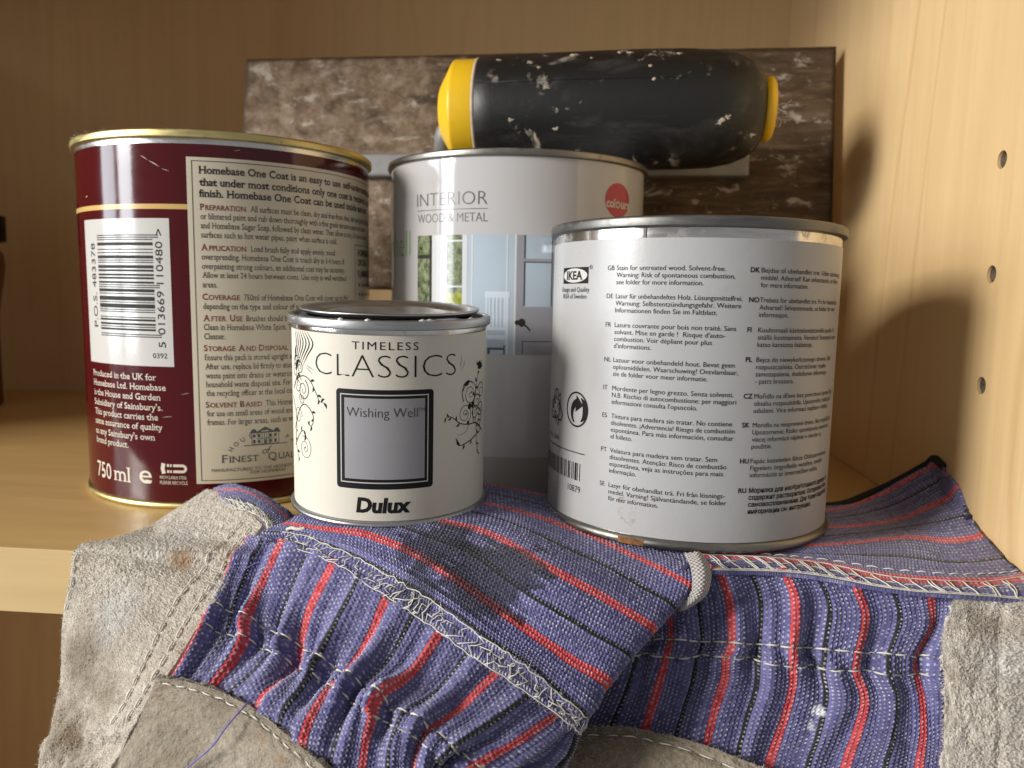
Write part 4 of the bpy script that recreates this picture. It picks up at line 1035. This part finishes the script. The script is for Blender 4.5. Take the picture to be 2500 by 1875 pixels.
def elastic(cl, amp, base, seed, f1=1.35, f2=2.6):
    """gathers drawn up by the two rows of elastic at j = 2 and 3"""
    I, J = np.meshgrid(cl.ti, cl.tj, indexing='ij'); r = np.random.default_rng(seed); ph = r.uniform(0, 6, 4)
    warp = .25 * vnoise(I * 1.1 + 3, J * .5, seed, 2)
    fold = np.sin(2 * np.pi * (f1 * (I + warp) + .07 * J) + ph[0]) + .55 * np.sin(2 * np.pi * (f2 * (I + warp) - .05 * J) + ph[1])
    A_ = base + amp * np.exp(-((J - 2.5) / 1.25) ** 2)
    D = A_ * fold * (.6 + 1.2 * (vnoise(I * .8, J * .4, seed + 5, 2) + .5)) * .7
    D -= .085 * (np.exp(-((J - 2) / .10) ** 2) + np.exp(-((J - 3) / .10) ** 2))
    D += .05 * vnoise(I * 3, J * 2.2, seed + 9, 3)
    cl.displace(D)

pile = lambda c_, a, sd: a * (vnoise(*np.meshgrid(np.arange(c_.P.shape[0]) * .42, np.arange(c_.P.shape[1]) * .42, indexing='ij'), sd, 3) + .35 * RNG.normal(0, .5, c_.P.shape[:2]))      # matted nap of the suede
# ---------------------------------------------------------------- glove on the left
G1 = np.array([-4.0, 20.0, 0.0])
g1 = thing('work_glove', 'left work glove, grey suede and striped cloth, under the small cream tin', 'glove', tuple(G1))
# cuff lying on the shelf: rows follow the red stripes
cuff_ctrl = [
 [A(652,1322,21.0), A(716,1338,20.75), A(830,1387,19.7), A(945,1463,18.65), A(1035,1520,18.05), A(1165,1612,17.25), A(1284,1690,16.85), A(1405,1778,16.65), A(1398,1790,17.3)],
 [A(640,1300,21.3), A(737,1307,20.9), A(868,1360,19.8), A(982,1421,18.8), A(1065,1469,18.2), A(1190,1562,17.4), A(1305,1639,17.0), A(1425,1745,16.75), A(1418,1762,17.4)],
 [A(700,1275,21.6), A(790,1290,20.8), A(899,1303,20.25), A(1000,1342,19.6), A(1100,1398,18.8), A(1240,1497,17.9), A(1365,1583,17.4), A(1483,1652,17.2), A(1475,1675,17.8)],
 [Z(800,1225,-6.52), Z(900,1235,-6.5), Z(990,1250,-6.5), Z(1080,1270,-6.5), A(1200,1303,20.65), A(1340,1383,18.95), A(1470,1452,18.25), A(1593,1525,18.0), A(1582,1550,18.6)],
 [Z(900,1190,-6.55), Z(980,1195,-6.5), Z(1060,1205,-6.5), Z(1140,1218,-6.5), Z(1262,1248,-6.62), Z(1400,1292,-7.02), Z(1540,1353,-7.12), A(1682,1424,18.9), A(1672,1452,19.3)],
 [Z(960,1165,-6.75), Z(1040,1168,-6.7), Z(1110,1172,-6.65), Z(1190,1182,-6.65), Z(1300,1203,-6.85), Z(1440,1250,-7.12), Z(1570,1300,-7.2), A(1730,1375,19.75), A(1722,1400,20.1)]]
P, ti, tj = patch(cuff_ctrl, 330, 720)
cuff = Cloth(P, ti, tj, arc_uv(P, np.interp(ti, range(6), [-.75, -.57, 0, 1, 2, 3])))
I, J = np.meshgrid(ti, tj, indexing='ij')
cuff.displace(.055 * vnoise(I * 1.4, J * .9, 21, 3) + .018 * np.sin(I * 9 + J) * (I < 2.5))
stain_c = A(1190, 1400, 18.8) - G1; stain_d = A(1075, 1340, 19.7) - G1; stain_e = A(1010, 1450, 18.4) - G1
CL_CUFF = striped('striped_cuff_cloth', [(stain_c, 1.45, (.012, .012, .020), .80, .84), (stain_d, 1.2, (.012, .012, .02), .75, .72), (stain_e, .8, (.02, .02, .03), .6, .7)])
cuff_o = cuff.build('cuff', CL_CUFF, g1, .13, weave=(15.0, .106))
low = Cloth(cuff.P.copy(), ti, tj, cuff.uv); ey = low.P @ EY
low.P = low.P - low.N * .45; on = (ey > FRONT - .3)
low.P[..., 2] = np.where(on, np.maximum(.05, low.P[..., 2] - .35), low.P[..., 2]); low.N = normals(low.P)
low = Cloth(low.P[::6, ::8], ti[::6], tj[::8], low.uv[::6, ::8])
low.build('cuff_lining', plain('cuff_lining_cloth', (.09, .08, .16), .95, 0, .3, 300, .6, 700), g1, .1)
# back of the hand: rows follow the red stripes, columns 2 and 3 are the elastic
yc = lambda row, Y: [A(x, y, d) for (x, y), d in zip(row, Y)]
hand_ctrl = [
 yc([(605,1308),(560,1390),(524,1478),(500,1530),(465,1590),(425,1650),(395,1690)], [21.6, 20.75, 19.9, 19.4, 18.8, 18.35, 18.1]),
 yc([(695,1318),(642,1440),(613,1513),(606,1562),(565,1625),(513,1687),(480,1740)], [20.95, 20.1, 19.4, 19.0, 18.4, 17.9, 17.6]),
 yc([(822,1368),(762,1490),(733,1578),(722,1626),(690,1660),(648,1690),(622,1740)], [19.95, 19.0, 18.3, 17.95, 17.5, 17.1, 16.8]),
 yc([(950,1450),(905,1560),(845,1645),(815,1680),(783,1728),(755,1784),(742,1835)], [18.75, 17.9, 17.2, 16.95, 16.5, 16.1, 15.9]),
 yc([(1090,1535),(1010,1648),(935,1703),(918,1752),(900,1800),(890,1865),(880,1920)], [17.95, 17.15, 16.5, 16.3, 16.0, 15.7, 15.5]),
 yc([(1225,1640),(1130,1728),(1055,1778),(1030,1812),(1016,1860),(1010,1910),(1000,1960)], [17.2, 16.5, 16.0, 15.85, 15.6, 15.5, 15.4]),
 yc([(1365,1745),(1260,1815),(1165,1868),(1120,1905),(1090,1950),(1070,1990),(1060,2030)], [16.9, 16.2, 15.9, 15.8, 15.7, 15.7, 15.7]),
 yc([(1412,1775),(1385,1840),(1335,1895),(1295,1935),(1260,1975),(1240,2015),(1230,2055)], [17.35, 17.0, 16.8, 16.7, 16.6, 16.6, 16.6]),
 yc([(1400,1790),(1370,1860),(1320,1915),(1280,1955),(1250,1990),(1230,2030),(1220,2070)], [18.1, 17.9, 17.7, 17.6, 17.5, 17.5, 17.5])]
P, ti, tj = patch(hand_ctrl, 520, 360)
hand = Cloth(P, ti, tj, arc_uv(P, np.interp(ti, range(9), [0, 1, 2, 3, 4, 5, 6, 6.5, 7])))
hand.P = relax(clear_shelf(relax(clear_shelf(hand.P, .25), 40), .22), 10); hand.N = normals(hand.P); elastic(hand, .20, .06, 31)
CL_HAND = striped('striped_hand_cloth')
hand.build('hand_back', CL_HAND, g1, .12, weave=(15.0, .106))
line = lambda j, a, b, n=120: [(i, j) for i in np.linspace(a, b, n)]
sb_ = stitches(hand, line(2.0, .05, 6.6), .30, .07, .024, .035, .06); sb2 = stitches(hand, line(3.0, .05, 6.6), .30, .07, .024, .035, .06)
sb_.build('elastic_stitching', THREAD, g1, local=False, kind='stuff'); sb2.build('elastic_stitching', THREAD, g1, local=False, kind='stuff')
# suede strip hanging over the shelf edge on the far left
sl = lambda pts: [A(*q) for q in pts]
side_ctrl = [
 sl([(505,1196,24.4),(385,1272,23.4),(290,1334,22.0),(187,1347,21.3),(172,1420,20.8),(155,1500,20.6),(148,1620,20.2),(140,1720,19.9),(105,1830,19.5),(80,1930,19.3)]),
 sl([(545,1200,24.0),(445,1275,22.8),(360,1335,21.6),(270,1370,20.9),(245,1450,20.35),(225,1530,20.0),(205,1640,19.6),(190,1730,19.35),(150,1835,19.0),(125,1930,18.9)]),
 sl([(592,1232,23.0),(515,1308,22.0),(455,1375,21.05),(395,1420,20.4),(350,1500,19.8),(320,1575,19.35),(285,1670,18.95),(258,1745,18.75),(210,1845,18.5),(180,1930,18.4)]),
 sl([(640,1282,21.95),(598,1342,21.15),(560,1410,20.4),(528,1465,19.75),(470,1550,19.1),(430,1615,18.65),(375,1695,18.25),(335,1757,18.1),(282,1850,18.0),(250,1930,17.9)])]
P, ti, tj = patch(side_ctrl, 230, 560)
side_l = Cloth(P, ti, tj); I, J = np.meshgrid(ti, tj, indexing='ij')
side_l.displace(.10 * vnoise(I * 1.1, J * .8, 41, 3) + np.clip((J - 6.6) / 1.2, 0, 1) * .95 * vnoise(I * 1.6 + J * .4, J * 1.8, 43, 3) - .05 * (np.exp(-((I - 2.42) / .05) ** 2) + np.exp(-((I - 2.74) / .05) ** 2)) + .05 * vnoise(I * 6, J * 4, 44, 2))
side_l.P = clear_shelf(relax(clear_shelf(relax(clear_shelf(side_l.P, .26), 60), .24), 25), .19); side_l.N = normals(side_l.P)
so = side_l.build('thumb_leather', SUEDE, g1, .17, rough=pile(side_l, .055, 45))
s1 = stitches(side_l, [(2.42, j) for j in np.linspace(.35, 7.3, 160)], .30, .06, .025, .035, .045); s1.build('seam_stitching', THREAD, g1, local=False, kind='stuff')
s1 = stitches(side_l, [(2.76, j) for j in np.linspace(.35, 7.3, 160)], .30, .06, .025, .035, .045); s1.build('seam_stitching', THREAD, g1, local=False, kind='stuff')
s1 = stitches(side_l, [(.12, j) for j in np.linspace(3.0, 5.0, 60)], .26, .06, .020, .03, .045); s1.build('seam_stitching', THREAD, g1, local=False, kind='stuff')
# palm leather turning under below the cloth
palm_ctrl = [
 sl([(385,1652,18.15),(470,1668,17.75),(550,1694,17.2),(640,1744,16.6),(735,1825,15.8),(800,1880,15.4),(850,1940,15.2)]),
 sl([(372,1690,18.1),(450,1702,17.65),(525,1730,17.1),(612,1782,16.5),(705,1860,15.8),(765,1910,15.45),(815,1965,15.25)]),
 sl([(335,1760,18.1),(415,1785,17.6),(490,1812,17.1),(575,1850,16.6),(665,1915,16.0),(720,1955,15.7),(775,2010,15.5)]),
 sl([(270,1890,18.0),(350,1920,17.6),(430,1950,17.2),(520,1980,16.8),(610,2020,16.3),(670,2050,16.0),(730,2090,15.9)])]
P, ti, tj = patch(palm_ctrl, 200, 300); palm = Cloth(P, ti, tj); I, J = np.meshgrid(ti, tj, indexing='ij')
palm.displace(.14 * vnoise(I * 1.6, J * 1.2, 51, 3) - .04 * np.exp(-((I - .45) / .12) ** 2) + .07 * vnoise(I * 4, J * 4 + I * 2, 52, 2))
palm.build('palm_leather', SUEDE_DARK, g1, .17, rough=pile(palm, .035, 55))
s1 = stitches(palm, [(.42, j) for j in np.linspace(.2, 5.8, 120)], .30, .10, .018, .025, .03); s1.build('seam_stitching', THREAD, g1, local=False, kind='stuff')
# crumpled end of the cuff standing up behind, beside the red tin
back_ctrl = [
 sl([(520,1194,24.3),(566,1184,23.9),(632,1203,23.4),(690,1240,22.9),(716,1264,22.6)]),
 sl([(535,1204,23.8),(585,1206,23.3),(640,1228,22.7),(682,1262,22.2),(712,1288,21.8)]),
 sl([(556,1222,23.2),(605,1232,22.7),(648,1258,22.2),(670,1290,21.7),(694,1308,21.4)]),
 sl([(575,1240,22.9),(615,1252,22.4),(645,1275,21.95),(660,1304,21.6),(676,1326,21.2)])]
P, ti, tj = patch(back_ctrl, 110, 190); bk = Cloth(P, ti, tj, arc_uv(P, np.interp(ti, range(4), [1.35, .75, .35, .1])))
I, J = np.meshgrid(ti, tj, indexing='ij'); bk.displace(.06 * vnoise(I * 2, J * 1.5, 61, 3))
bk.build('cuff_fold', CL_HAND, g1, .14, weave=(15.0, .106))
# overlocked, fraying seam between cuff and hand: looped thread over the raw edge
def overlock(cl, ia, ib, j0, j1, n, rad, parent, jig=.03, ends=(0, 0)):
    paths = []; js = np.linspace(j0, j1, n)
    for k_, j in enumerate(js[:-1]):
        dj = (js[1] - js[0])
        for (a, b, e1, e2) in ((ia, ib, 0, .75), (ib, ia, .75, 1.0)):
            q = [cl.at(a + (b - a) * f + random.gauss(0, jig), j + dj * (e1 + (e2 - e1) * f) + random.gauss(0, dj * .25), .03 + .05 * math.sin(math.pi * f) + random.uniform(0, .015)) for f in np.linspace(0, 1, 6)]
            if random.random() < .86: paths.append(q)
    for ii in (ia, ib):
        paths.append([cl.at(ii + random.gauss(0, jig * .6), j, .045 + random.uniform(0, .02)) for j in np.linspace(j0, j1, n * 2)])
    o = threads(paths, rad, 5).build('overlock_thread', THREAD, parent, local=False, kind='stuff'); return o
overlock(cuff, .05, .95, .55, 7.6, 30, .0135, g1, .07)
overlock(bk, 2.05, 2.95, .05, 3.9, 18, .014, g1, .12)
overlock(bk, 1.95, 3.0, .05, 3.9, 12, .010, g1, .2)
def nap(name, parts, mat, parent):
    V = []; F = []; n = 0
    for v_, f_ in parts: V.append(v_); F.append(f_ + n); n += len(v_)
    return obj(name, np.concatenate(V), np.concatenate(F), mat, parent, local=False, kind='stuff')
nap('frayed_fibre', [fuzz(cuff, 2300, .16, .0038, 71, (.0, 1.0), (.5, 7.6), 1.3), fuzz(bk, 1300, .22, .0042, 72, (1.9, 3.0), None, 1.1), fuzz(cuff, 260, .34, .007, 73, (0, 1.0), (5.2, 6.9), 1.2),
                     fuzz(cuff, 160, .20, .005, 74, (4.6, 5.0), (3.6, 4.6), .8), fuzz(cuff, 500, .12, .0035, 75, (1, 4), None, .9), fuzz(hand, 700, .13, .0035, 76, None, None, .9)], HAIR, g1)
SU_F = plain('suede_fibre', (.78, .72, .635), .95, 0, .25, 300)
nap('suede_nap', [fuzz(side_l, 9000, .085, .0048, 81, None, None, .9, None, .5), fuzz(side_l, 900, .13, .005, 82, None, None, .9, 'i0'), fuzz(side_l, 500, .12, .005, 83, None, None, .9, 'i1'),
                  fuzz(palm, 3500, .085, .0046, 84, None, None, .9, None, .5), fuzz(palm, 500, .11, .005, 85, None, None, .9, 'i0')], SU_F, g1)
# white cotton tape loop on the cuff's corner
tape_ctrl = [sl([(1672,1350,19.35),(1684,1378,18.95),(1690,1420,18.7),(1685,1455,18.6),(1655,1490,18.65)]), sl([(1700,1347,19.3),(1716,1378,18.85),(1720,1420,18.6),(1708,1458,18.55),(1668,1490,18.6)]), sl([(1712,1350,19.6),(1733,1382,19.2),(1736,1420,19.0),(1722,1456,18.95),(1680,1488,18.9)])]
P, ti, tj = patch(tape_ctrl, 40, 100); tape = Cloth(P, ti, tj, arc_uv(P, np.linspace(0, .55, 40)))
tape.displace(.04 * vnoise(*np.meshgrid(ti * 2, tj * 1.5, indexing='ij'), 77, 3) + .012 * np.sin(tape.uv[..., 0] * 62) * np.sin(tape.uv[..., 1] * 62))
k = NT('cotton_tape'); tc = k.n('ShaderNodeTexCoord'); uv = k.n('ShaderNodeSeparateXYZ'); k.t.links.new(tc.outputs['UV'], uv.inputs[0])
wv = k.math('MULTIPLY', k.math('SINE', k.math('MULTIPLY', uv.outputs[0], 6.283 / .10)), k.math('SINE', k.math('MULTIPLY', uv.outputs[1], 6.283 / .10)))
k.p(Base_Color=k.ramp(wv, [(.2, (.40, .37, .355)), (.75, (.66, .63, .61))]), Roughness=.95); k.bump(wv, .6, .0004)
tape.build('cotton_tape', k.m, g1, .05)
# loose threads
def loose(name, pts, rad, mat, parent):
    P0 = np.array([A(*q) for q in pts]); t_ = np.linspace(0, len(pts) - 1, 12 * len(pts)); P_ = np.stack([crom1(P0[:, i], t_) for i in range(3)], -1)
    return obj(name, *tube(P_, rad, 6), mat, parent, local=False)
loose('loose_thread', [(604,1716,16.75),(578,1745,16.5),(552,1775,16.4),(517,1823,16.5),(465,1868,16.9),(430,1900,17.2)], .022, THREAD_BLUE, g1)
loose('loose_thread', [(583,1412,20.1),(605,1385,20.1),(640,1373,20.1),(662,1395,19.9),(676,1440,19.5),(676,1480,19.3)], .012, THREAD_BLUE, g1)
loose('loose_thread', [(700,1293,21.0),(712,1289,20.95),(728,1292,20.9),(744,1290,20.9)], .05, THREAD, g1)

# ---------------------------------------------------------------- glove on the right
G2 = np.array([6.0, 20.0, 0.0])
g2 = thing('work_glove', 'right work glove with black bound striped cuff, under the white stain tin', 'glove', tuple(G2))
cuff2_ctrl = [
 [A(1600,1388,19.7), A(1735,1396,19.5), A(1880,1399,19.4), A(2010,1411,19.3), A(2183,1443,18.95), A(2340,1457,18.85), A(2500,1466,18.9)],
 [Z(1600,1345,-7.2), Z(1720,1352,-7.14), Z(1860,1359,-7.14), A(2000,1372,20.45), A(2180,1402,19.8), A(2340,1413,19.7), A(2508,1410,20.4)],
 [Z(1420,1290,-7.22), Z(1600,1310,-7.15), Z(1820,1325,-7.13), Z(2006,1330,-7.1), A(2207,1312,22.9), A(2330,1317,22.4), A(2448,1290,23.05)],
 [Z(1300,1240,-7.25), Z(1530,1260,-7.2), Z(1800,1275,-7.15), Z(2020,1287,-7.12), A(2180,1268,25.1), A(2310,1216,24.9), A(2385,1188,24.4)],
 [Z(1240,1205,-7.3), Z(1500,1215,-7.3), Z(1800,1230,-7.3), Z(2015,1246,-7.15), A(2150,1206,27.0), A(2290,1137,26.2), A(2352,1158,25.2)],
 [Z(1225,1190,-7.3), Z(1500,1200,-7.32), Z(1800,1215,-7.3), Z(2018,1233,-7.12), A(2150,1192,27.3), A(2285,1123,26.4), A(2340,1142,25.4)]]
P, ti, tj = patch(cuff2_ctrl, 260, 620)
P = relax(clear_shelf(P, .2), 10)
cuff2 = Cloth(P, ti, tj, arc_uv(P, np.interp(ti, range(6), [-.36, 0, 1, 2, 3, 3.3]))); I, J = np.meshgrid(ti, tj, indexing='ij')
cuff2.displace(.07 * vnoise(I * 1.2, J * 1.0, 91, 3) * np.clip(J - 2.6, 0, 1))
CL2 = striped('striped_cuff_cloth_worn', None, 15.0, .112)
cuff2.build('cuff', CL2, g2, .08, weave=(15.0, .112, .028))
l2 = Cloth((cuff2.P - cuff2.N * .2)[60::6, ::8], ti[60::6], tj[::8], cuff2.uv[60::6, ::8]); l2.P[..., 2] = np.where(l2.P @ EY > FRONT, np.maximum(.04, l2.P[..., 2] - .1), l2.P[..., 2]); l2.N = normals(l2.P)
l2.build('cuff_lining', plain('dark_lining_cloth', (.05, .045, .09), .95, 0, .3, 300, .6, 700), g2, .06)
obj('binding', *tube([cuff2.at(5.0, j, -.05) for j in np.linspace(0, 6, 90)], .14, 8), BLACK_TRIM, g2, local=False)
# hem: two rows of stitching and a zigzag
stitches(cuff2, [(1.12, j) for j in np.linspace(1.0, 5.95, 150)], .32, .10, .020, .03, .035).build('hem_stitching', THREAD, g2, local=False, kind='stuff')
stitches(cuff2, [(.55, j) for j in np.linspace(1.0, 5.95, 150)], .30, .16, .016, .025, .035).build('hem_stitching', THREAD, g2, local=False, kind='stuff')
paths = []
for j in np.arange(1.0, 5.9, .27):
    paths.append([cuff2.at(.85 - .8 * f, j + .26 * f + random.gauss(0, .01), .06) for f in np.linspace(0, 1, 6)])
    if random.random() < .7: paths.append([cuff2.at(.85 - .8 * f, j + .06 + .24 * f + random.gauss(0, .01), .058) for f in np.linspace(0, 1, 6)])
paths.append([cuff2.at(.04, j, .045) for j in np.linspace(.9, 5.95, 120)]); paths.append([cuff2.at(.10, j, .05 + random.uniform(0, .01)) for j in np.linspace(.9, 5.95, 120)])
paths.append([cuff2.at(.86, j, .055) for j in np.linspace(.9, 5.95, 120)])
threads(paths, .017).build('hem_zigzag', THREAD, g2, local=False, kind='stuff')
# back of the hand
def yrow(row, extra=0.0):
    base = [19.72, 19.45, 19.0, 18.9, 18.75, 18.4, 18.0, 17.7]
    return [A(x, y, b - (x - 1790) / 1880 * 19 * .087 + extra) for (x, y), b in zip(row, base)]
hand2_ctrl = [
 yrow([(1380,1392),(1380,1480),(1370,1556),(1360,1593),(1330,1686),(1290,1770),(1250,1870),(1220,1950)], 1.0),
 yrow([(1505,1390),(1508,1480),(1500,1556),(1492,1593),(1459,1686),(1420,1770),(1380,1870),(1350,1950)], .75),
 yrow([(1632,1388),(1638,1480),(1642,1562),(1632,1604),(1612,1680),(1585,1770),(1560,1860),(1545,1950)], .35),
 yrow([(1754,1382),(1787,1465),(1793,1570),(1780,1604),(1776,1660),(1748,1741),(1722,1850),(1700,1950)]),
 yrow([(1915,1386),(1944,1465),(1937,1580),(1940,1627),(1935,1700),(1910,1790),(1884,1870),(1860,1950)]),
 yrow([(2085,1408),(2117,1500),(2098,1592),(2094,1638),(2117,1705),(2102,1789),(2073,1870),(2050,1950)]),
 yrow([(2268,1434),(2279,1518),(2246,1602),(2246,1650),(2256,1705),(2258,1799),(2250,1870),(2245,1950)], .05),
 yrow([(2398,1444),(2400,1530),(2390,1605),(2390,1652),(2392,1710),(2390,1800),(2385,1870),(2380,1950)], .15)]
P, ti, tj = patch(hand2_ctrl, 520, 400)
hand2 = Cloth(P, ti, tj, arc_uv(P, ti)); hand2.P = relax(clear_shelf(hand2.P, .2), 12); hand2.N = normals(hand2.P); elastic(hand2, .17, .05, 57, 1.15, 2.2)
white_c = A(2003, 1735, 18.5) - G2; white_d = A(1985, 1775, 18.4) - G2
CL_H2 = striped('striped_hand_cloth_two', [(white_c, .26, (.75, .77, .82), .9, .35), (white_d, .24, (.75, .77, .82), .9, .25)], 15.0, .108)
hand2.build('hand_back', CL_H2, g2, .12, weave=(15.0, .108))
for j in (2.0, 3.0):
    stitches(hand2, [(i, j) for i in np.linspace(.9, 6.25, 150)], .36, .05, .026, .035, .06).build('elastic_stitching', THREAD, g2, local=False, kind='stuff')
# suede at the right and along the bottom
right_ctrl = [
 sl([(2332,1448,19.1),(2324,1490,18.9),(2302,1555,18.3),(2303,1620,18.05),(2308,1700,17.8),(2305,1790,17.4),(2300,1870,17.0),(2300,1950,16.7)]),
 sl([(2364,1450,19.05),(2355,1495,18.75),(2340,1560,18.1),(2340,1625,17.85),(2343,1705,17.6),(2340,1795,17.2),(2337,1875,16.85),(2337,1955,16.55)]),
 sl([(2452,1455,19.0),(2440,1500,18.7),(2430,1565,18.0),(2430,1630,17.75),(2432,1710,17.5),(2432,1800,17.1),(2430,1880,16.75),(2430,1960,16.45)]),
 sl([(2592,1460,18.9),(2580,1505,18.6),(2570,1570,17.9),(2570,1635,17.65),(2575,1715,17.4),(2575,1805,17.0),(2570,1885,16.65),(2570,1965,16.35)])]
P, ti, tj = patch(right_ctrl, 170, 300); rl = Cloth(P, ti, tj); I, J = np.meshgrid(ti, tj, indexing='ij')
rl.displace(.12 * vnoise(I * 1.5, J * 1.2, 101, 3) + .07 * vnoise(I * 6, J * 5, 102, 2) - .06 * np.exp(-((I - 2.05) / .07) ** 2))
rl.P = relax(clear_shelf(rl.P, .2), 12); rl.N = normals(rl.P)
rl.build('side_leather', SUEDE_FLUFFY, g2, .2, rough=pile(rl, .065, 105))
bottom_ctrl = [
 sl([(1300,1795,19.1),(1385,1782,18.95),(1440,1776,18.75),(1520,1775,18.45),(1600,1788,18.2),(1700,1812,17.9),(1800,1850,17.6),(1880,1882,17.4),(1960,1925,17.2)]),
 sl([(1290,1830,18.8),(1375,1817,18.65),(1430,1811,18.45),(1505,1812,18.15),(1585,1826,17.9),(1680,1852,17.65),(1775,1890,17.35),(1850,1925,17.1),(1930,1965,16.9)]),
 sl([(1280,1900,18.5),(1360,1890,18.3),(1415,1885,18.1),(1485,1888,17.8),(1560,1905,17.6),(1650,1935,17.3),(1740,1970,17.0),(1815,2010,16.8),(1890,2050,16.6)]),
 sl([(1270,2000,18.4),(1345,1995,18.2),(1400,1990,18.0),(1470,1995,17.7),(1540,2010,17.5),(1630,2040,17.2),(1715,2080,16.9),(1790,2115,16.7),(1860,2150,16.5)])]
P, ti, tj = patch(bottom_ctrl, 150, 300); bl_ = Cloth(P, ti, tj); I, J = np.meshgrid(ti, tj, indexing='ij')
bl_.displace(.10 * vnoise(I * 1.6, J * 1.1, 111, 3) - .04 * np.exp(-((I - .62) / .14) ** 2) + .05 * vnoise(I * 5, J * 4, 112, 2))
bl_.build('palm_leather', SUEDE_DARK, g2, .18, rough=pile(bl_, .04, 115))
stitches(bl_, [(.62, j) for j in np.linspace(.6, 7.8, 140)], .34, .14, .017, .025, .03).build('seam_stitching', THREAD, g2, local=False, kind='stuff')
stitches(rl, [(2.05, j) for j in np.linspace(1.0, 6.8, 120)], .34, .14, .013, .02).build('seam_stitching', THREAD, g2, local=False, kind='stuff')
nap('suede_nap', [fuzz(rl, 7500, .14, .0058, 121, None, None, 1.3, None, .6), fuzz(rl, 700, .16, .0055, 122, None, None, 1.1, 'i0'), fuzz(bl_, 3000, .09, .0046, 123, None, None, .9, None, .5), fuzz(bl_, 500, .13, .0045, 124, None, None, 1.0, 'i0')], SU_F, g2)
nap('frayed_fibre', [fuzz(hand2, 800, .12, .0033, 131, None, None, .9), fuzz(cuff2, 600, .10, .003, 132, None, (2.8, 6), .9), fuzz(cuff2, 200, .16, .004, 133, (0, .9), (1, 6), 1.0)], HAIR, g2)

# ================================================================== a dark thing only just showing at the left edge of the view
bz = thing('bottle', 'brown and black object just showing at the left edge, deep in the cupboard', 'bottle', (-33.45, 47.0, 0))
obj('bottle_body', *lathe([(0, 0), (1.6, 0), (1.75, .2), (1.8, 5.5), (2.3, 8.6), (2.2, 9.4), (1.6, 10.0)], 48), plain('brown_glaze', (.16, .075, .02), .4, 0, .2, 40), bz)
obj('bottle_band', *lathe([(1.62, 9.95), (2.42, 10.1), (2.44, 11.6), (1.6, 11.8)], 48), INK, bz)
obj('bottle_top', *lathe([(1.62, 11.75), (2.0, 11.9), (1.9, 12.6), (0, 12.8)], 48), plain('brown_cap', (.12, .07, .03), .5, 0, .2, 40), bz)
for o in COL.objects:
    if '_loc' in o: del o['_loc']
